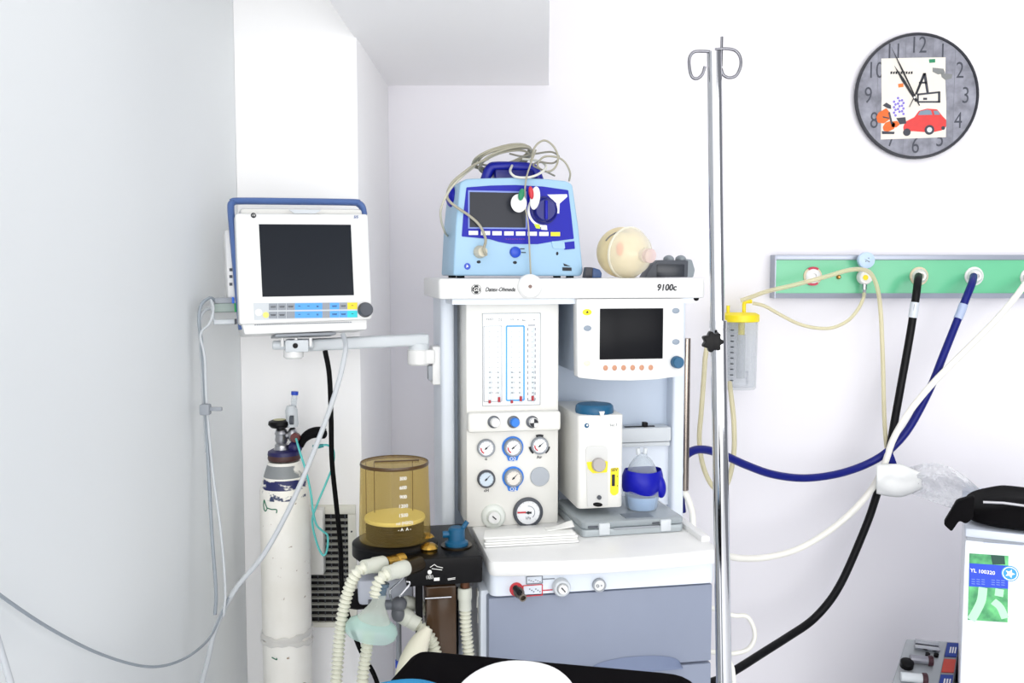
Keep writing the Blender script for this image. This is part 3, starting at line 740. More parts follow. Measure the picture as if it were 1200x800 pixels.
# mask with bag
Y2 = M.wor((0, .31, 0))
def ms(px, py, d): return M.wor(M.y(px, py, d))
bc = ms(729, 295, .33); zshelf = M.wor((0, 0, ZST)).z
bs = M.sc(729, 295, .33)
bc.z = zshelf + 30 * bs
ax = Vector((.54, -.84, -.10)).normalized()
MF = Frame(Vector((bc.x, bc.y, zshelf)), Matrix.Identity(3))
mask = thing('breathing_mask_and_bag', MF, 'yellowed translucent resuscitation bag with clear mask lying on the top shelf', 'resuscitation bag')
cb = Vector((0, 0, bc.z - zshelf)); R0 = 30 * bs
BAGM = clear('yellowed_silicone', (253, 246, 224), (246, 230, 186), .5, .35)
MASKM = clear('clear_mask', (254, 252, 240), (250, 247, 234), .38, .15)
MB().ell(cb, (R0, R0, R0 * .985), n=36, m=22).build('bag', BAGM, mask)
MB().lathe([(R0 * .93, R0 * .34), (R0 * .98, R0 * .42), (R0 * .93, R0 * .6), (R0 * .76, R0 * .92), (R0 * .5, R0 * 1.15), (R0 * .28, R0 * 1.3), (R0 * .28, R0 * 1.5), (0, R0 * 1.5)], cb, ax, 36).build('mask', MASKM, mask)
qd = Vector((0, 0, 1)).rotation_difference(ax)
MB().tube([cb + ax * R0 * .40 + qd @ Vector((R0 * .97 * math.cos(t), R0 * .97 * math.sin(t), 0)) for t in [2 * PI * k / 40 for k in range(41)]], .0035, 8).build('mask_rim', clear('rim_clear', (254, 252, 244), (250, 246, 230), .6, .2), mask)
MB().lathe([(R0 * .26, R0 * 1.3), (R0 * .27, R0 * 1.7), (R0 * .2, R0 * 1.75), (0, R0 * 1.75)], cb, ax, 24).build('valve', clear('pinkish_valve', (252, 240, 240), (238, 222, 220), .4, .2), mask)
w = ms(724, 294, .19); MB().ell(cb + Vector((-.012, -R0 * 1.0, .006)), (.009, .004, .015), rotz(-20)).build('orange_valve_disc', mat('orange_disc', (236, 150, 96), .5), mask)
mb = MB(); pts = []
for k in range(12):
    t = math.radians(70 + k * 7); v = Vector((math.cos(t) * .75, -.62, math.sin(t) * .75)).normalized(); pts.append(cb + v * R0 * 1.006 + Vector((-.003, 0, 0)))
mb.tube(pts, .0016, 6); mb.build('seam_mark', mat('seam_grey', (110, 110, 110), .5), mask)

w = ms(694, 325, .24); FB = Frame(Vector((w.x, w.y, zshelf)), rotz(YAW - 8))
blk = thing('connector_block', FB, 'small dark navy block between defibrillator and breathing mask on shelf', 'block')
s = M.sc(694, 320, .24)
MB().prism(rpoly([(-10 * s, .0005), (0, .0005), (1 * s, 12.5 * s), (-8 * s, 13 * s)], .002), 0, .03, 'y', .001).build('body', mat('near_black_navy', (14, 16, 34), .4), blk)
MB().prism(rpoly([(0, .0005), (11 * s, .0005), (11.5 * s, 6 * s), (9 * s, 10 * s), (1 * s, 12.5 * s)], .002), .002, .03, 'y', .001).build('cap', mat('navy_teal', (18, 60, 110), .4), blk)

w = ms(785, 323, .47); FB = Frame(Vector((w.x, w.y, zshelf)), rotz(YAW))
s = M.sc(785, 315, .47); ct = thing('small_monitor', FB, 'dark grey boxy device behind the mask at right end of top shelf', 'device')
MB().prism(rpoly([(-30 * s, .0005), (22 * s, .0005), (22.5 * s, 20 * s), (-12 * s, 20.5 * s), (-20 * s, 16 * s)], .003), 0, .05, 'y', .002).build('body', DGREY, ct)
MB().box(-16 * s, 17.5 * s, -.002, .001, 1 * s, 15.5 * s, .001).build('screen', mat('charcoal_screen', (44, 48, 56), .3), ct)
mb = MB().prism(rpoly([(20 * s, .0005), (30 * s, .0005), (32 * s, 9 * s), (28 * s, 21 * s), (20 * s, 22 * s)], .004), .004, .05, 'y', .003)
for q in (3, 18): mb.ell((q * s, .028, 21.5 * s), (6 * s, .02, 5 * s))
mb.build('grey_shell', mat('shell_grey', (134, 142, 148), .5), ct)

# ================================================================== PATIENT MONITOR AND ITS ARM
R = rotz(21.5) @ rotx(-6.4) @ roty(-.7)
mc = Vector((-.4276, 1.95, 1.447)) - R @ Vector((0, 0, .11))
N = Frame(mc, R); ny = N.y
mon = thing('patient_monitor', N, 'white patient monitor with dark blank screen and slate blue handle on arm', 'monitor')
a = pp(N, [(275.5, 249.5), (431.5, 250.5), (436.5, 374), (280.5, 380.5)], 0)
bez = MB().prism(rpoly(a, .008), 0, .035, 'y', .004).build('bezel', WHITE, mon)
a = pp(N, [(303.3, 262.7), (411, 263.3), (414.7, 345.8), (307.5, 347.7)], 0)
MB().prism(a, -.001, .002).build('screen', SCREEN, bez)
a = pp(N, [(283, 378), (430, 374), (430, 386), (287, 392)], .01)
MB().prism(rpoly(a, .004), .01, .12, 'y', .003).build('chin', WHITE, mon)
a = pp(N, [(281, 244), (424, 245), (430, 376), (288, 382)], .035)
MB().prism(rpoly(a, .008), .03, .13, 'y', .008).build('housing', CREAM, mon)
# handle: a bar round the top and down the left flank
hp = [(283.5, 386, .045), (278, 330, .045), (273, 275, .045), (270.5, 244, .045), (272.5, 237.5, .045), (280, 235.5, .045), (345, 236, .045), (412, 237, .045), (420, 238.5, .045), (424.5, 243, .045), (426.5, 252, .045)]
MB().tube(smooth_path([N.y(*q) for q in hp], 6), .0072, 12, 1.9).build('handle', HANDLE, mon)
a = pp(N, [(338, 245.5), (377, 245.8), (370, 250), (345, 250)], 0); MB().prism(a, -.0012, .002).build('handle_slot', LGREY, bez)
NS = N.sc(355, 310, 0)
c = ny(297, 252.3, 0); MB().disc(c.x, c.z, -.0012, .001, NS * 3).build('emblem', INK, bez)
MB().text('GE', NS * 3.2, (c.x, -.0014, c.z), .0002, .3).build('emblem_lettering', WPRINT, bez)
c = ny(417, 254.3, 0); MB().text('S/5', NS * 4.5, (c.x, -.0008, c.z), .0004, .2, bold=.0001).build('lettering', HANDLE, bez)
# key pad
kb0 = pp(N, [(297, 355), (419, 353.5), (419.5, 371.5), (298, 375)], 0)
pad = MB().prism(kb0, -.0008, .001).build('key_pad', LGREY, bez)
kcol = {'g': mat('key_grey', (146, 152, 160), .5), 'b': mat('key_blue', (84, 164, 240), .5), 'y': mat('key_yellow', (246, 214, 40), .5), 'c': mat('key_cyan', (40, 204, 214), .5)}
rows = (('g', 315, 325.2), ('g', 325.8, 335), ('g', 335.6, 345.4), ('b', 345.4, 356), ('b', 356, 366.5), ('b', 366.5, 377.5), ('g', 377.5, 386.4), ('b', 386.4, 397.3), ('g', 397.6, 407), ('y', 407, 418.6))
for row in (0, 1):
    for i, (k, x0, x1) in enumerate(rows):
        if row and i == 8: k = 'b'
        if row and i == 9: k = 'c'
        zz = (355.6, 363.4) if row == 0 else (365.2, 373)
        dz = lambda xx: -(xx - 315) * .012
        a = pp(N, [(x0, zz[0] + dz(x0)), (x1, zz[0] + dz(x1)), (x1, zz[1] + dz(x1)), (x0, zz[1] + dz(x0))], 0)
        kk = MB().prism(a, -.0016, .001).build('key', kcol[k], pad)
        if i != 6 and not (row and i == 2):
            c = ny((x0 + x1) / 2, (zz[0] + zz[1]) / 2 + dz(x0), 0)
            mb = MB(); wd = NS * (1.3 if i in (3, 4, 5, 9) else 3)
            mb.box(c.x - wd, c.x + wd, -.0019, -.001, c.z + .0003, c.z + .0014)
            if i not in (3, 4, 9): mb.box(c.x - wd * .9, c.x + wd * .9, -.0019, -.001, c.z - .0016, c.z - .0006)
            mb.build('key_print', INK, pad)
c = ny(303, 366, 0); MB().disc(c.x, c.z, -.002, .001, NS * 4.2).build('power_key', WHITE, pad)
c = ny(311.5, 369, 0); MB().disc(c.x, c.z, -.0022, .001, NS * 3.4).build('lamp_key', mat('pale_yellow_key', (246, 230, 120), .5), pad)
c = ny(427.7, 363, 0); MB().lathe([(NS * 9, 0), (NS * 9, .002), (NS * 8.4, .012), (NS * 7.4, .015), (0, .014)], (c.x, 0, c.z), (0, -1, 0), 36).build('rotary_knob', DGREY, bez)
mb = MB()
for i in range(44):
    px = 299 + i * 2.6; c = ny(px, 380.6 - (px - 299) * .028, .01); mb.box(c.x - .0014, c.x + .0014, .0085, .011, c.z - .001, c.z + .001)
mb.build('vent_slits', INKG, mon)
# module bay on the left flank
a, b = ny(263, 270, .07), ny(276, 345, .07)
bay = MB().box(a.x, b.x + .01, .06, .125, b.z - .01, a.z, .004).build('module_bay', WHITE, mon)
mb = MB()
for i, py in enumerate((316, 324, 333)): c = ny(270.5, py, .06); mb.box(c.x - .003, c.x + .003, .058, .061, c.z - .003, c.z + .003)
mb.build('module_sockets', DGREY, bay)
plugs = []
for px0, px1, py, h, m, cap in ((251, 272, 352.5, 3.6, MGREY, mat('blue_collar', (50, 110, 220), .5)), (249, 275, 361, 5.2, mat('green_grey_plug', (150, 164, 158), .5), mat('green_collar', (30, 160, 80), .5)), (250, 275, 377.5, 3, LGREY, DGREY)):
    a, b = ny(px0, py, .055), ny(px1, py - 1, .055)
    p_ = MB().box(a.x, b.x, .048, .062, a.z - h * NS, a.z + h * NS, .003).build('plug', m, mon)
    MB().box(b.x - .001, b.x + .004, .047, .063, a.z - h * NS, a.z + h * NS, .001).build('collar', cap, p_)
    plugs.append(a)

# arm
a0 = M.wor(M.y(511, 425, .36))
arm_o = M.wor((M.y(512, 450, .36).x, .36, M.y(512, 450, .36).z))
A = Frame(arm_o, rotz(YAW)); ay = A.y
arm = thing('monitor_mount', A, 'light grey swing mount joining patient monitor to machine left column', 'bracket')
a, b = ay(506, 405.5, 0), ay(517, 450, 0)
br = MB().box(a.x, b.x, -.012, .05, b.z, a.z, .003).build('mounting_plate', WHITE, arm)
c = ay(503.5, 436, 0); mb = MB().box(c.x - .004, c.x + .008, -.01, .02, c.z - .018, c.z + .016, .002); mb.build('clamp_screw', MGREY, arm)
a, b = ay(478, 409, -.02), ay(505, 428, -.02); rr = (b.x - a.x) / 2; cx = (a.x + b.x) / 2
MB().cyl((cx, -.005, b.z), (cx, -.005, a.z), rr, b=.004).build('pivot', WHITE, arm)
mb = MB().box(cx, ay(508, 410, 0).x, -.025, .02, b.z + .004, a.z - .002, .003); mb.build('pivot_link', WHITE, arm)
wl = A.loc(P(352, 408, 2.0)); wr = Vector((cx, -.005, 0))
zl0, zl1 = A.loc(P(404, 410.5, 2.02)).z, A.loc(P(404, 397, 2.02)).z
zr0, zr1 = ay(490, 404.5, -.01).z, ay(490, 391, -.01).z
dirv = Vector((wl.x - cx, wl.y + .005, 0)).normalized(); nv = Vector((-dirv.y, dirv.x, 0)) * .019
pl_, pr_ = Vector((wl.x, wl.y, 0)), Vector((cx, -.005, 0)) - dirv * rr * .8
bot = [pl_ + nv + Vector((0, 0, zl0)), pl_ - nv + Vector((0, 0, zl0)), pr_ - nv + Vector((0, 0, zr0)), pr_ + nv + Vector((0, 0, zr0))]
top = [pl_ + nv + Vector((0, 0, zl1)), pl_ - nv + Vector((0, 0, zl1)), pr_ - nv + Vector((0, 0, zr1)), pr_ + nv + Vector((0, 0, zr1))]
MB().poly(bot, top, .006, 3).build('arm_bar', LGREY, arm)
MB().cyl((cx, -.005, a.z - .002), (cx, -.005, zr0 + .004), rr * .9).build('pivot_collar', LGREY, arm)
# head under the monitor: plate, swivel, stem
cen = A.loc(N.wor(N.y(350, 389, .06)))
zc = A.loc(N.wor(N.y(350, 391, .05))).z
mb = MB().xf(Matrix())
RA = (A.RT @ N.R).to_4x4()
p0 = N.y(322, 391, .03); p1 = N.y(393, 389.5, .03)
pl2 = MB().box(p0.x, p1.x, .02, .10, p0.z - .007, p0.z - .001, .002).xf(Matrix.Translation(A.loc(N.o)) @ RA).build('tilt_plate', MGREY, arm)
c0 = A.loc(N.wor(N.y(345, 404, .05)))
MB().cyl((c0.x - .045, c0.y, c0.z), (c0.x + .04, c0.y, c0.z), .0095, b=.002).build('tilt_axle', LGREY, arm)
MB().box(c0.x - .018, c0.x + .03, c0.y - .022, c0.y + .02, c0.z - .014, c0.z + .012, .003).build('tilt_block', LGREY, arm)
mb = MB().disc(c0.x + .003, c0.z, c0.y - .0235, c0.y - .021, .0055); mb.build('tilt_screw', BLACK, arm)
c1 = A.loc(N.wor(N.y(345, 418, .05)))
MB().cyl((c0.x - .002, c0.y, c1.z - .004), (c0.x - .002, c0.y, c0.z - .008), .021, b=.004).build('stem', WHITE, arm)
mb = MB()
for q in (-.028, .0, .03): mb.cyl((c0.x + q + .004, c0.y - .014, c0.z - .002), (c0.x + q + .004, c0.y - .014, c0.z + .016), .0035, n=12)
mb.build('thumb_screws', WHITE, arm)

# ================================================================== LEFT-HAND CABLES
cable('monitor_cable', [(402, 392, 1.96), (405, 402, 1.90), (404, 416, 1.87), (396, 450, 1.85), (376, 508, 1.84), (344, 585, 1.83), (310, 648, 1.82), (276, 690, 1.81), (253, 735, 1.80), (243, 775, 1.80), (234, 810, 1.80), (226, 850, 1.80)], .0052, TUBEG, 'thick pale grey cable sweeping down left from beneath the monitor', 'cable')
cable('power_cable', [(381, 411, 1.99), (386, 440, 2.0), (388, 490, 2.02), (389, 540, 2.05), (394, 590, 2.07), (399, 640, 2.09), (401, 690, 2.1), (410, 728, 2.1), (424, 765, 2.09), (442, 800, 2.08), (460, 880, 2.06), (470, 980, 2.04), (476, 1070, 2.02)], .0056, SOFTBLK, 'black cable hanging straight down from beneath the monitor arm', 'cable')
PL = [N.wor(v) for v in plugs]
def wcable(name, pts, r, m, label): return single(name, MB().tube(smooth_path(pts, 10), r, 10), m, label, 'cable', None, 60)
wcable('sensor_cable', [N.wor(plugs[0] + Vector((.002, 0, 0))), P(246, 349, 1.91), P(236, 357, 1.89), P(233, 375, 1.88), P(236, 400, 1.88), P(239, 440, 1.88), P(243, 520, 1.86), P(248, 620, 1.83), P(253, 690, 1.80), P(252, 720, 1.79)], .0034, TUBEGD, 'grey sensor cable hanging from the upper plug left of monitor')
wcable('sensor_cable', [N.wor(plugs[1] + Vector((.002, 0, 0))), P(241, 363, 1.91), P(235, 372, 1.89), P(234, 388, 1.885), P(236, 420, 1.89), P(239, 478, 1.88), P(242, 530, 1.875)], .0034, TUBEG, 'pale sensor cable hanging from the green collared plug left of monitor')
wcable('sensor_cable', [N.wor(plugs[2] + Vector((.002, 0, 0))), P(247, 352, 1.895), P(250, 362, 1.88), P(246, 378, 1.87), P(235, 392, 1.87), P(240, 420, 1.87), P(242, 470, 1.865), P(249, 550, 1.85), P(259, 625, 1.82), P(264, 690, 1.79), P(262, 722, 1.78)], .0026, TUBEG, 'thin pale sensor cable looping from the lowest plug left of monitor')
cf = Frame(P(243, 486, 1.855), Matrix.Identity(3)); cl = thing('cable_clip', cf, 'small grey clip holding the sensor cables left of the monitor', 'clip')
MB().box(-.014, .006, -.008, .01, 0, .022, .003).build('grip', MGREY, cl); MB().box(.004, .03, -.003, .004, .008, .016, .002).build('tab', MGREY, cl)
cable('trailing_cable', [(-30, 670, 1.08), (0, 697, 1.14), (60, 737, 1.25), (120, 767, 1.4), (175, 781, 1.52), (215, 772, 1.62), (245, 748, 1.72), (260, 718, 1.78), (268, 700, 1.80)], .0024, TUBEGD, 'thin grey cable sagging across the lower left wall', 'cable')
cable('edge_cable', [(-12, 720, 1.1), (2, 765, 1.12), (18, 820, 1.14), (30, 870, 1.16)], .0042, TUBEG, 'short grey cable at the bottom left corner of the photo', 'cable')

# ================================================================== OXYGEN CYLINDER
cy = P(336, 700, 2.10); rC = 29.0 / F_PX * 2.10
zsh_ = P(333, 577, 2.10).z
O = Frame(Vector((cy.x, 2.10, 0)), Matrix.Identity(3)); oy = O.y
cyl_m = bpy.data.materials.new('scuffed_white_paint'); cyl_m.use_nodes = True
nt = cyl_m.node_tree; bs_ = nt.nodes['Principled BSDF']; bs_.inputs['Roughness'].default_value = .45
tc = nt.nodes.new('ShaderNodeTexCoord'); sep = nt.nodes.new('ShaderNodeSeparateXYZ'); nt.links.new(tc.outputs['Object'], sep.inputs[0])
def mixc(fac, c1, c2):
    mx = nt.nodes.new('ShaderNodeMix'); mx.data_type = 'RGBA'; nt.links.new(fac, mx.inputs[0])
    if isinstance(c1, tuple): mx.inputs[6].default_value = lin(c1)
    else: nt.links.new(c1, mx.inputs[6])
    mx.inputs[7].default_value = lin(c2); return mx.outputs[2]
def nz(scale, lo, hi, sx=1, sz=1):
    mp = nt.nodes.new('ShaderNodeMapping'); mp.inputs['Scale'].default_value = (sx, sx, sz); nt.links.new(tc.outputs['Object'], mp.inputs[0])
    n = nt.nodes.new('ShaderNodeTexNoise'); n.inputs['Scale'].default_value = scale; n.inputs['Detail'].default_value = 5; nt.links.new(mp.outputs[0], n.inputs['Vector'])
    r = nt.nodes.new('ShaderNodeMapRange'); r.inputs['From Min'].default_value = lo; r.inputs['From Max'].default_value = hi; nt.links.new(n.outputs['Fac'], r.inputs['Value']); return r.outputs['Result']
def band(z0, z1):
    a = nt.nodes.new('ShaderNodeMath'); a.operation = 'GREATER_THAN'; a.inputs[1].default_value = z0; nt.links.new(sep.outputs['Z'], a.inputs[0])
    b = nt.nodes.new('ShaderNodeMath'); b.operation = 'LESS_THAN'; b.inputs[1].default_value = z1; nt.links.new(sep.outputs['Z'], b.inputs[0])
    c = nt.nodes.new('ShaderNodeMath'); c.operation = 'MULTIPLY'; nt.links.new(a.outputs[0], c.inputs[0]); nt.links.new(b.outputs[0], c.inputs[1]); return c.outputs[0]
def mul(a, b):
    c = nt.nodes.new('ShaderNodeMath'); c.operation = 'MULTIPLY'; nt.links.new(a, c.inputs[0]); nt.links.new(b, c.inputs[1]); return c.outputs[0]
z_ = lambda py: oy(335, py, -rC).z
col = mixc(nz(5, .35, .7), (254, 252, 246), (242, 238, 228))
col = mixc(nz(45, .68, .72), col, (150, 120, 90))
col = mixc(mul(band(z_(563), z_(549)), nz(16, .50, .54)), col, (140, 144, 146))
col = mixc(mul(band(z_(576), z_(565)), nz(26, .44, .50, 1, 2)), col, (28, 34, 92))
col = mixc(mul(band(z_(588), z_(577)), nz(40, .56, .60)), col, (54, 66, 100))
nt.links.new(col, bs_.inputs['Base Color'])
bp = nt.nodes.new('ShaderNodeBump'); bp.inputs['Strength'].default_value = .25; bp.inputs['Distance'].default_value = .003
nt.links.new(nz(30, .3, .7), bp.inputs['Height']); nt.links.new(bp.outputs['Normal'], bs_.inputs['Normal'])
ox = thing('oxygen_cylinder', O, 'tall scuffed white gas cylinder with navy collar and valve by the vent', 'gas cylinder')
zn = oy(333, 540, 0).z
MB().lathe([(0, 0), (rC - .006, 0), (rC, .008), (rC, zsh_), (rC * .98, zsh_ + .012), (rC * .86, zsh_ + .035), (rC * .68, zn - .006), (rC * .62, zn), (0, zn)], n=44).build('body', cyl_m, ox)
zc0, zc1 = oy(333, 538, 0).z, oy(333, 526, 0).z
MB().lathe([(rC * .64, zc0), (rC * .66, zc0 + .004), (rC * .64, (zc0 + zc1) / 2), (0, (zc0 + zc1) / 2)], n=32).build('brown_collar', mat('brown_collar_paint', (72, 42, 40), .5), ox)
MB().lathe([(rC * .66, (zc0 + zc1) / 2), (rC * .64, zc1 - .004), (rC * .5, zc1), (0, zc1)], n=32).build('navy_collar', mat('navy_collar_paint', (30, 26, 84), .45), ox)
s = 2.1 / F_PX
zv = oy(333, 501, 0).z
cxo = oy(330, 515, 0).x
vb = MB().lathe([(s * 10, zc1 - .002), (s * 8, zc1 + .006), (s * 8, zc1 + .01), (s * 6, zc1 + .014), (s * 7.6, zc1 + .02), (s * 7, zc1 + .032), (s * 8, zc1 + .036), (s * 6.4, zv - .004), (s * 3, zv)], (cxo, 0, 0), n=20).build('valve', STEEL, ox)
MB().lathe([(s * 4, zv - .002), (s * 10, zv + .001), (s * 13.2, zv + .008), (s * 12.6, zv + .015), (s * 9, zv + .018), (0, zv + .018)], (cxo - .004, 0, 0), n=28).build('handwheel', BLACK, vb)
MB().lathe([(0, zv + .0185), (s * 7, zv + .0185), (s * 7, zv + .0195), (0, zv + .0195)], (cxo - .004, 0, 0), n=20).build('handwheel_cap', mat('yellowish_cap', (200, 196, 150), .5), vb)
# regulator
def o3(px, py, d=0): return oy(px, py, d)
reg = MB(); a = o3(336, 510); b = o3(346, 508); reg.cyl(a, b, s * 4.5); reg.ell(o3(343, 509), (s * 6, s * 7, s * 9)); reg.build('regulator', STEEL, ox); reg = ox.children[-1]
MB().disc(o3(348, 511).x, o3(348, 511).z, -.022, -.008, s * 5.5, b=.001).build('pressure_dial', mat('dark_red_dial', (96, 40, 40), .4), reg)
a, b = o3(343, 500), o3(341, 475)
MB().lathe([(s * 6, 0), (s * 7, .006), (s * 7.2, b.z - a.z - .01), (s * 5, b.z - a.z), (0, b.z - a.z)], a, b - a, 22).build('flowmeter_base', LGREY, reg)
MB().cyl(o3(340, 492, -.016), o3(344, 492, -.016), s * 5.4).build('flowmeter_band', DGREY, reg)
a, b = o3(344, 478), o3(345.5, 459); MB().cyl(a, b, s * 3.4, n=16).build('flow_tube', clr, reg)
a, b = o3(345.3, 462.5), o3(345.5, 458.5); MB().cyl(a, b, s * 4.2, n=16).build('tube_cap', mat('royal_blue_button', (24, 70, 190), .4), reg)
MB().ell(o3(346, 524), (.016, .016, .016)).build('navy_shroud', mat('navy_collar_paint', (30, 26, 84), .45), reg)
MB().tube(smooth_path([o3(352, 523), o3(356, 514), o3(364, 508), o3(374, 506), o3(380, 508)], 8), [s * (3.5 + 3.0 * math.sin(min(1, i / 24) * 1.7)) for i in range(33)], 14).build('black_grip', SOFTBLK, reg)
MB().ell(o3(379, 508), (s * 4.5, s * 5, s * 6)).build('grip_end', SOFTBLK, reg)
# tape round the body and green scrawl
mb = MB()
for zz, dz in ((752, 5), (756, -5), (750, 2)):
    zc_ = z_(zz); mb.tube([(1.02 * rC * math.cos(t), 1.02 * rC * math.sin(t), zc_ + dz * s * math.sin(t + 1) * 1.2) for t in [2 * PI * k / 40 for k in range(41)]], [.007 + .002 * math.sin(k * 1.7) for k in range(41)], 6, .35)
mb.build('tape_wrap', clear('cloudy_tape', (252, 251, 248), (244, 242, 238), .6, .3), ox)
mb = MB()
for pts in (((308, 587), (310, 592), (312, 597), (309, 600), (307, 594), (308, 587)), ((312, 596), (318, 597), (324, 597), (324, 601)), ((318, 771), (324, 773), (324, 771))):
    q3 = []
    for px, py in pts:
        u = o3(px, py, -rC); xx = max(-.97 * rC, min(.97 * rC, u.x)); q3.append((xx * 1.004, -math.sqrt(rC * rC - xx * xx) * 1.004, u.z))
    MB().tube(smooth_path(q3, 4), .0013, 6).build('green_scrawl', mat('green_ink', (30, 110, 80), .6), ox)
TQ = mat('turquoise_tubing', (96, 200, 196), .35)
zeta = [(347, 514, 2.07), (351, 528, 2.04), (358, 550, 2.02), (364, 576, 2.02), (367, 600, 2.02), (371, 615, 2.03), (378, 622, 2.04), (384, 628, 2.05), (383, 645, 2.06), (378, 650, 2.06), (371, 635, 2.06), (366, 610, 2.05), (372, 590, 2.05), (382, 566, 2.06), (390, 545, 2.06), (391, 528, 2.06), (384, 521.5, 2.07), (374, 522, 2.08)]
cable('oxygen_tubing', zeta, .0024, TQ, 'thin turquoise tubing looping from the gas cylinder regulator', 'tube')
tq = bpy.data.objects[-1] if False else None
w = P(372, 522.5, 2.075)
single('tubing_connector', MB().cyl(P(367, 524, 2.075), P(379, 521.8, 2.075), .0058, .004, 14), mat('dark_turquoise', (40, 140, 140), .4), 'dark turquoise tubing connector beside the black grip on cylinder', 'connector')

# ================================================================== VENT AND BOX ON THE COLUMN
a, b = P(362, 591, YC), P(419, 733, YC)
vx0_ = P(352, 600, YC).x
G = Frame(Vector(((vx0_ + b.x) / 2, YC, b.z)), Matrix.Identity(3))
vt = thing('vent_grille', G, 'cream framed wall vent with dark slots behind the gas cylinder', 'vent')
hw = (b.x - vx0_) / 2; hh = a.z - b.z
gy = G.y
sl0, sl1 = gy(408.5, 600, 0).x, gy(409, 601, 0).z; sb = gy(400, 727, 0).z; sx0 = -hw + .015
mb = MB()
mb.box(-hw, hw, -.012, 0, sl1, hh, .002); mb.box(-hw, hw, -.012, 0, 0, sb, .002); mb.box(-hw, sx0, -.012, 0, sb, sl1); mb.box(sl0, hw, -.012, 0, sb, sl1)
FRM = mat('cream_vent_paint', (230, 228, 216), .5)
mb.build('frame', FRM, vt)
MB().box(sx0, sl0, -.0012, -.0002, sb, sl1).build('dark_backing', mat('vent_dark', (18, 17, 20), .8), vt)
n = 18; st = (sl1 - sb) / n
for i in range(1, n):
    zz = sb + i * st
    mb = MB().poly([(sx0, -.011, zz - .0019), (sl0, -.011, zz - .0019), (sl0, -.0015, zz + .0014), (sx0, -.0015, zz + .0014)], [(sx0, -.011, zz - .0012), (sl0, -.011, zz - .0012), (sl0, -.0015, zz + .0022), (sx0, -.0015, zz + .0022)])
    mb.build('slat', mat('slat_grey', (176, 176, 168), .5), vt)
mb = MB()
for i in range(6):
    xx = sx0 + (i + .5) * (sl0 - sx0) / 6; mb.box(xx - .0012, xx + .0012, -.0035, -.0012, sb, sl1)
mb.build('rear_bars', DGREY, vt)
c = gy(413, 621, 0); MB().disc(c.x, c.z, -.0132, -.011, .0022).build('screw', INK, vt)
a, b = P(364, 594, YC - .02), P(381.5, 670, YC - .02)
J = Frame(Vector(((a.x + b.x) / 2, YC - .013, b.z)), Matrix.Identity(3)); jb = thing('junction_box', J, 'narrow white box over the vent slots beside the gas cylinder', 'box')
MB().box(-(b.x - a.x) / 2 - .01, (b.x - a.x) / 2, -.03, 0, 0, a.z - b.z, .003).build('cover', CREAM, jb)

# ================================================================== BELLOWS AND ABSORBER
bw = M.wor((0, 0, 0))
zbt = M.y(566, 651, .02).z        # block top height from its front edge
UB = Frame(M.wor((M.y(525, 660, .02).x, .1, M.y(560, 683, .02).z)), rotz(YAW)); uy = UB.y
bel = thing('bellows_absorber', UB, 'black breathing system block with amber bellows dome left of machine', 'bellows')
zt_ = uy(566, 651, -.08).z
x1_, x0_ = uy(565.5, 660, -.08).x, uy(476, 660, -.08).x
mb = MB().box(x0_, x1_, -.08, .16, 0, zt_, .004); blkm = BLACK
body = mb.build('block', BLACK, bel)
dc = UB.z(463, 634, zt_ + .004); s = (UB.wor(dc) - EYE).dot(FWD) / F_PX
dcx, dcy = dc.x, dc.y
rD = 41.5 * s
MB().lathe([(0, -.026), (rD * 1.08, -.026), (rD * 1.2, -.018), (rD * 1.2, .004), (rD * 1.08, .01), (0, .01)], (dcx, dcy, zt_), n=44).build('bellows_base', BLACK, bel)
ztop = UB.y(462, 541, dcy).z
AMB = clear('amber_plastic', (249, 238, 194), (184, 156, 90), .15, .08)
dome = MB().lathe([(rD, zt_ + .012), (rD * 1.0, zt_ + .03), (rD * .95, ztop - .004), (rD * .92, ztop), (0, ztop)], (dcx, dcy, 0), n=48).build('bellows_dome', AMB, bel)
MB().lathe([(rD * .952, ztop - .006), (rD * .965, ztop - .003), (rD * .95, ztop + .001), (rD * .925, ztop + .001)], (dcx, dcy, 0), n=48).build('dome_rim', mat('dark_amber', (74, 50, 14), .3), dome)
mb = MB().box(dcx - .04, dcx + .05, dcy - .002, dcy + .002, ztop + .0005, ztop + .003); mb.build('dome_ridge', mat('dark_amber', (74, 50, 14), .3), dome)
zdisk = UB.y(462, 606, dcy).z
MB().lathe([(0, zdisk + .004), (rD * .84, zdisk + .004), (rD * .86, zdisk), (rD * .84, zdisk - .004), (0, zdisk - .004)], (dcx, dcy, 0), n=40).build('bellows_disc', mat('pale_yellow_disc', (250, 244, 206), .5), bel)
prof = [(rD * .8, zt_ + .006)]
for i in range(6):
    zz = zt_ + .008 + i * (zdisk - zt_ - .014) / 6; prof += [(rD * .82, zz), (rD * .7, zz + (zdisk - zt_ - .014) / 12)]
MB().lathe(prof + [(0, zdisk - .004)], (dcx, dcy, 0), n=36).build('bellows_pleats', SOFTBLK, bel)
mb = MB()
for i, tx in enumerate(('300', '600', '900', '1200', '1500')):
    wq = UB.y(472.5, 560.5 + i * 10.7, dcy - rD * .93)
    a_ = math.asin(max(-.9, min(.9, (wq.x - dcx) / rD))); Rr = rD * (.955 + .03 * i / 5) + .001
    T = Matrix.Translation((dcx + Rr * math.sin(a_), dcy - Rr * math.cos(a_), wq.z)) @ Matrix.Rotation(a_, 4, 'Z') @ Matrix.Rotation(PI / 2, 4, 'X')
    mb.text(tx, 5.6 * s, (0, 0, 0), .0003, M=T, bold=.0001)
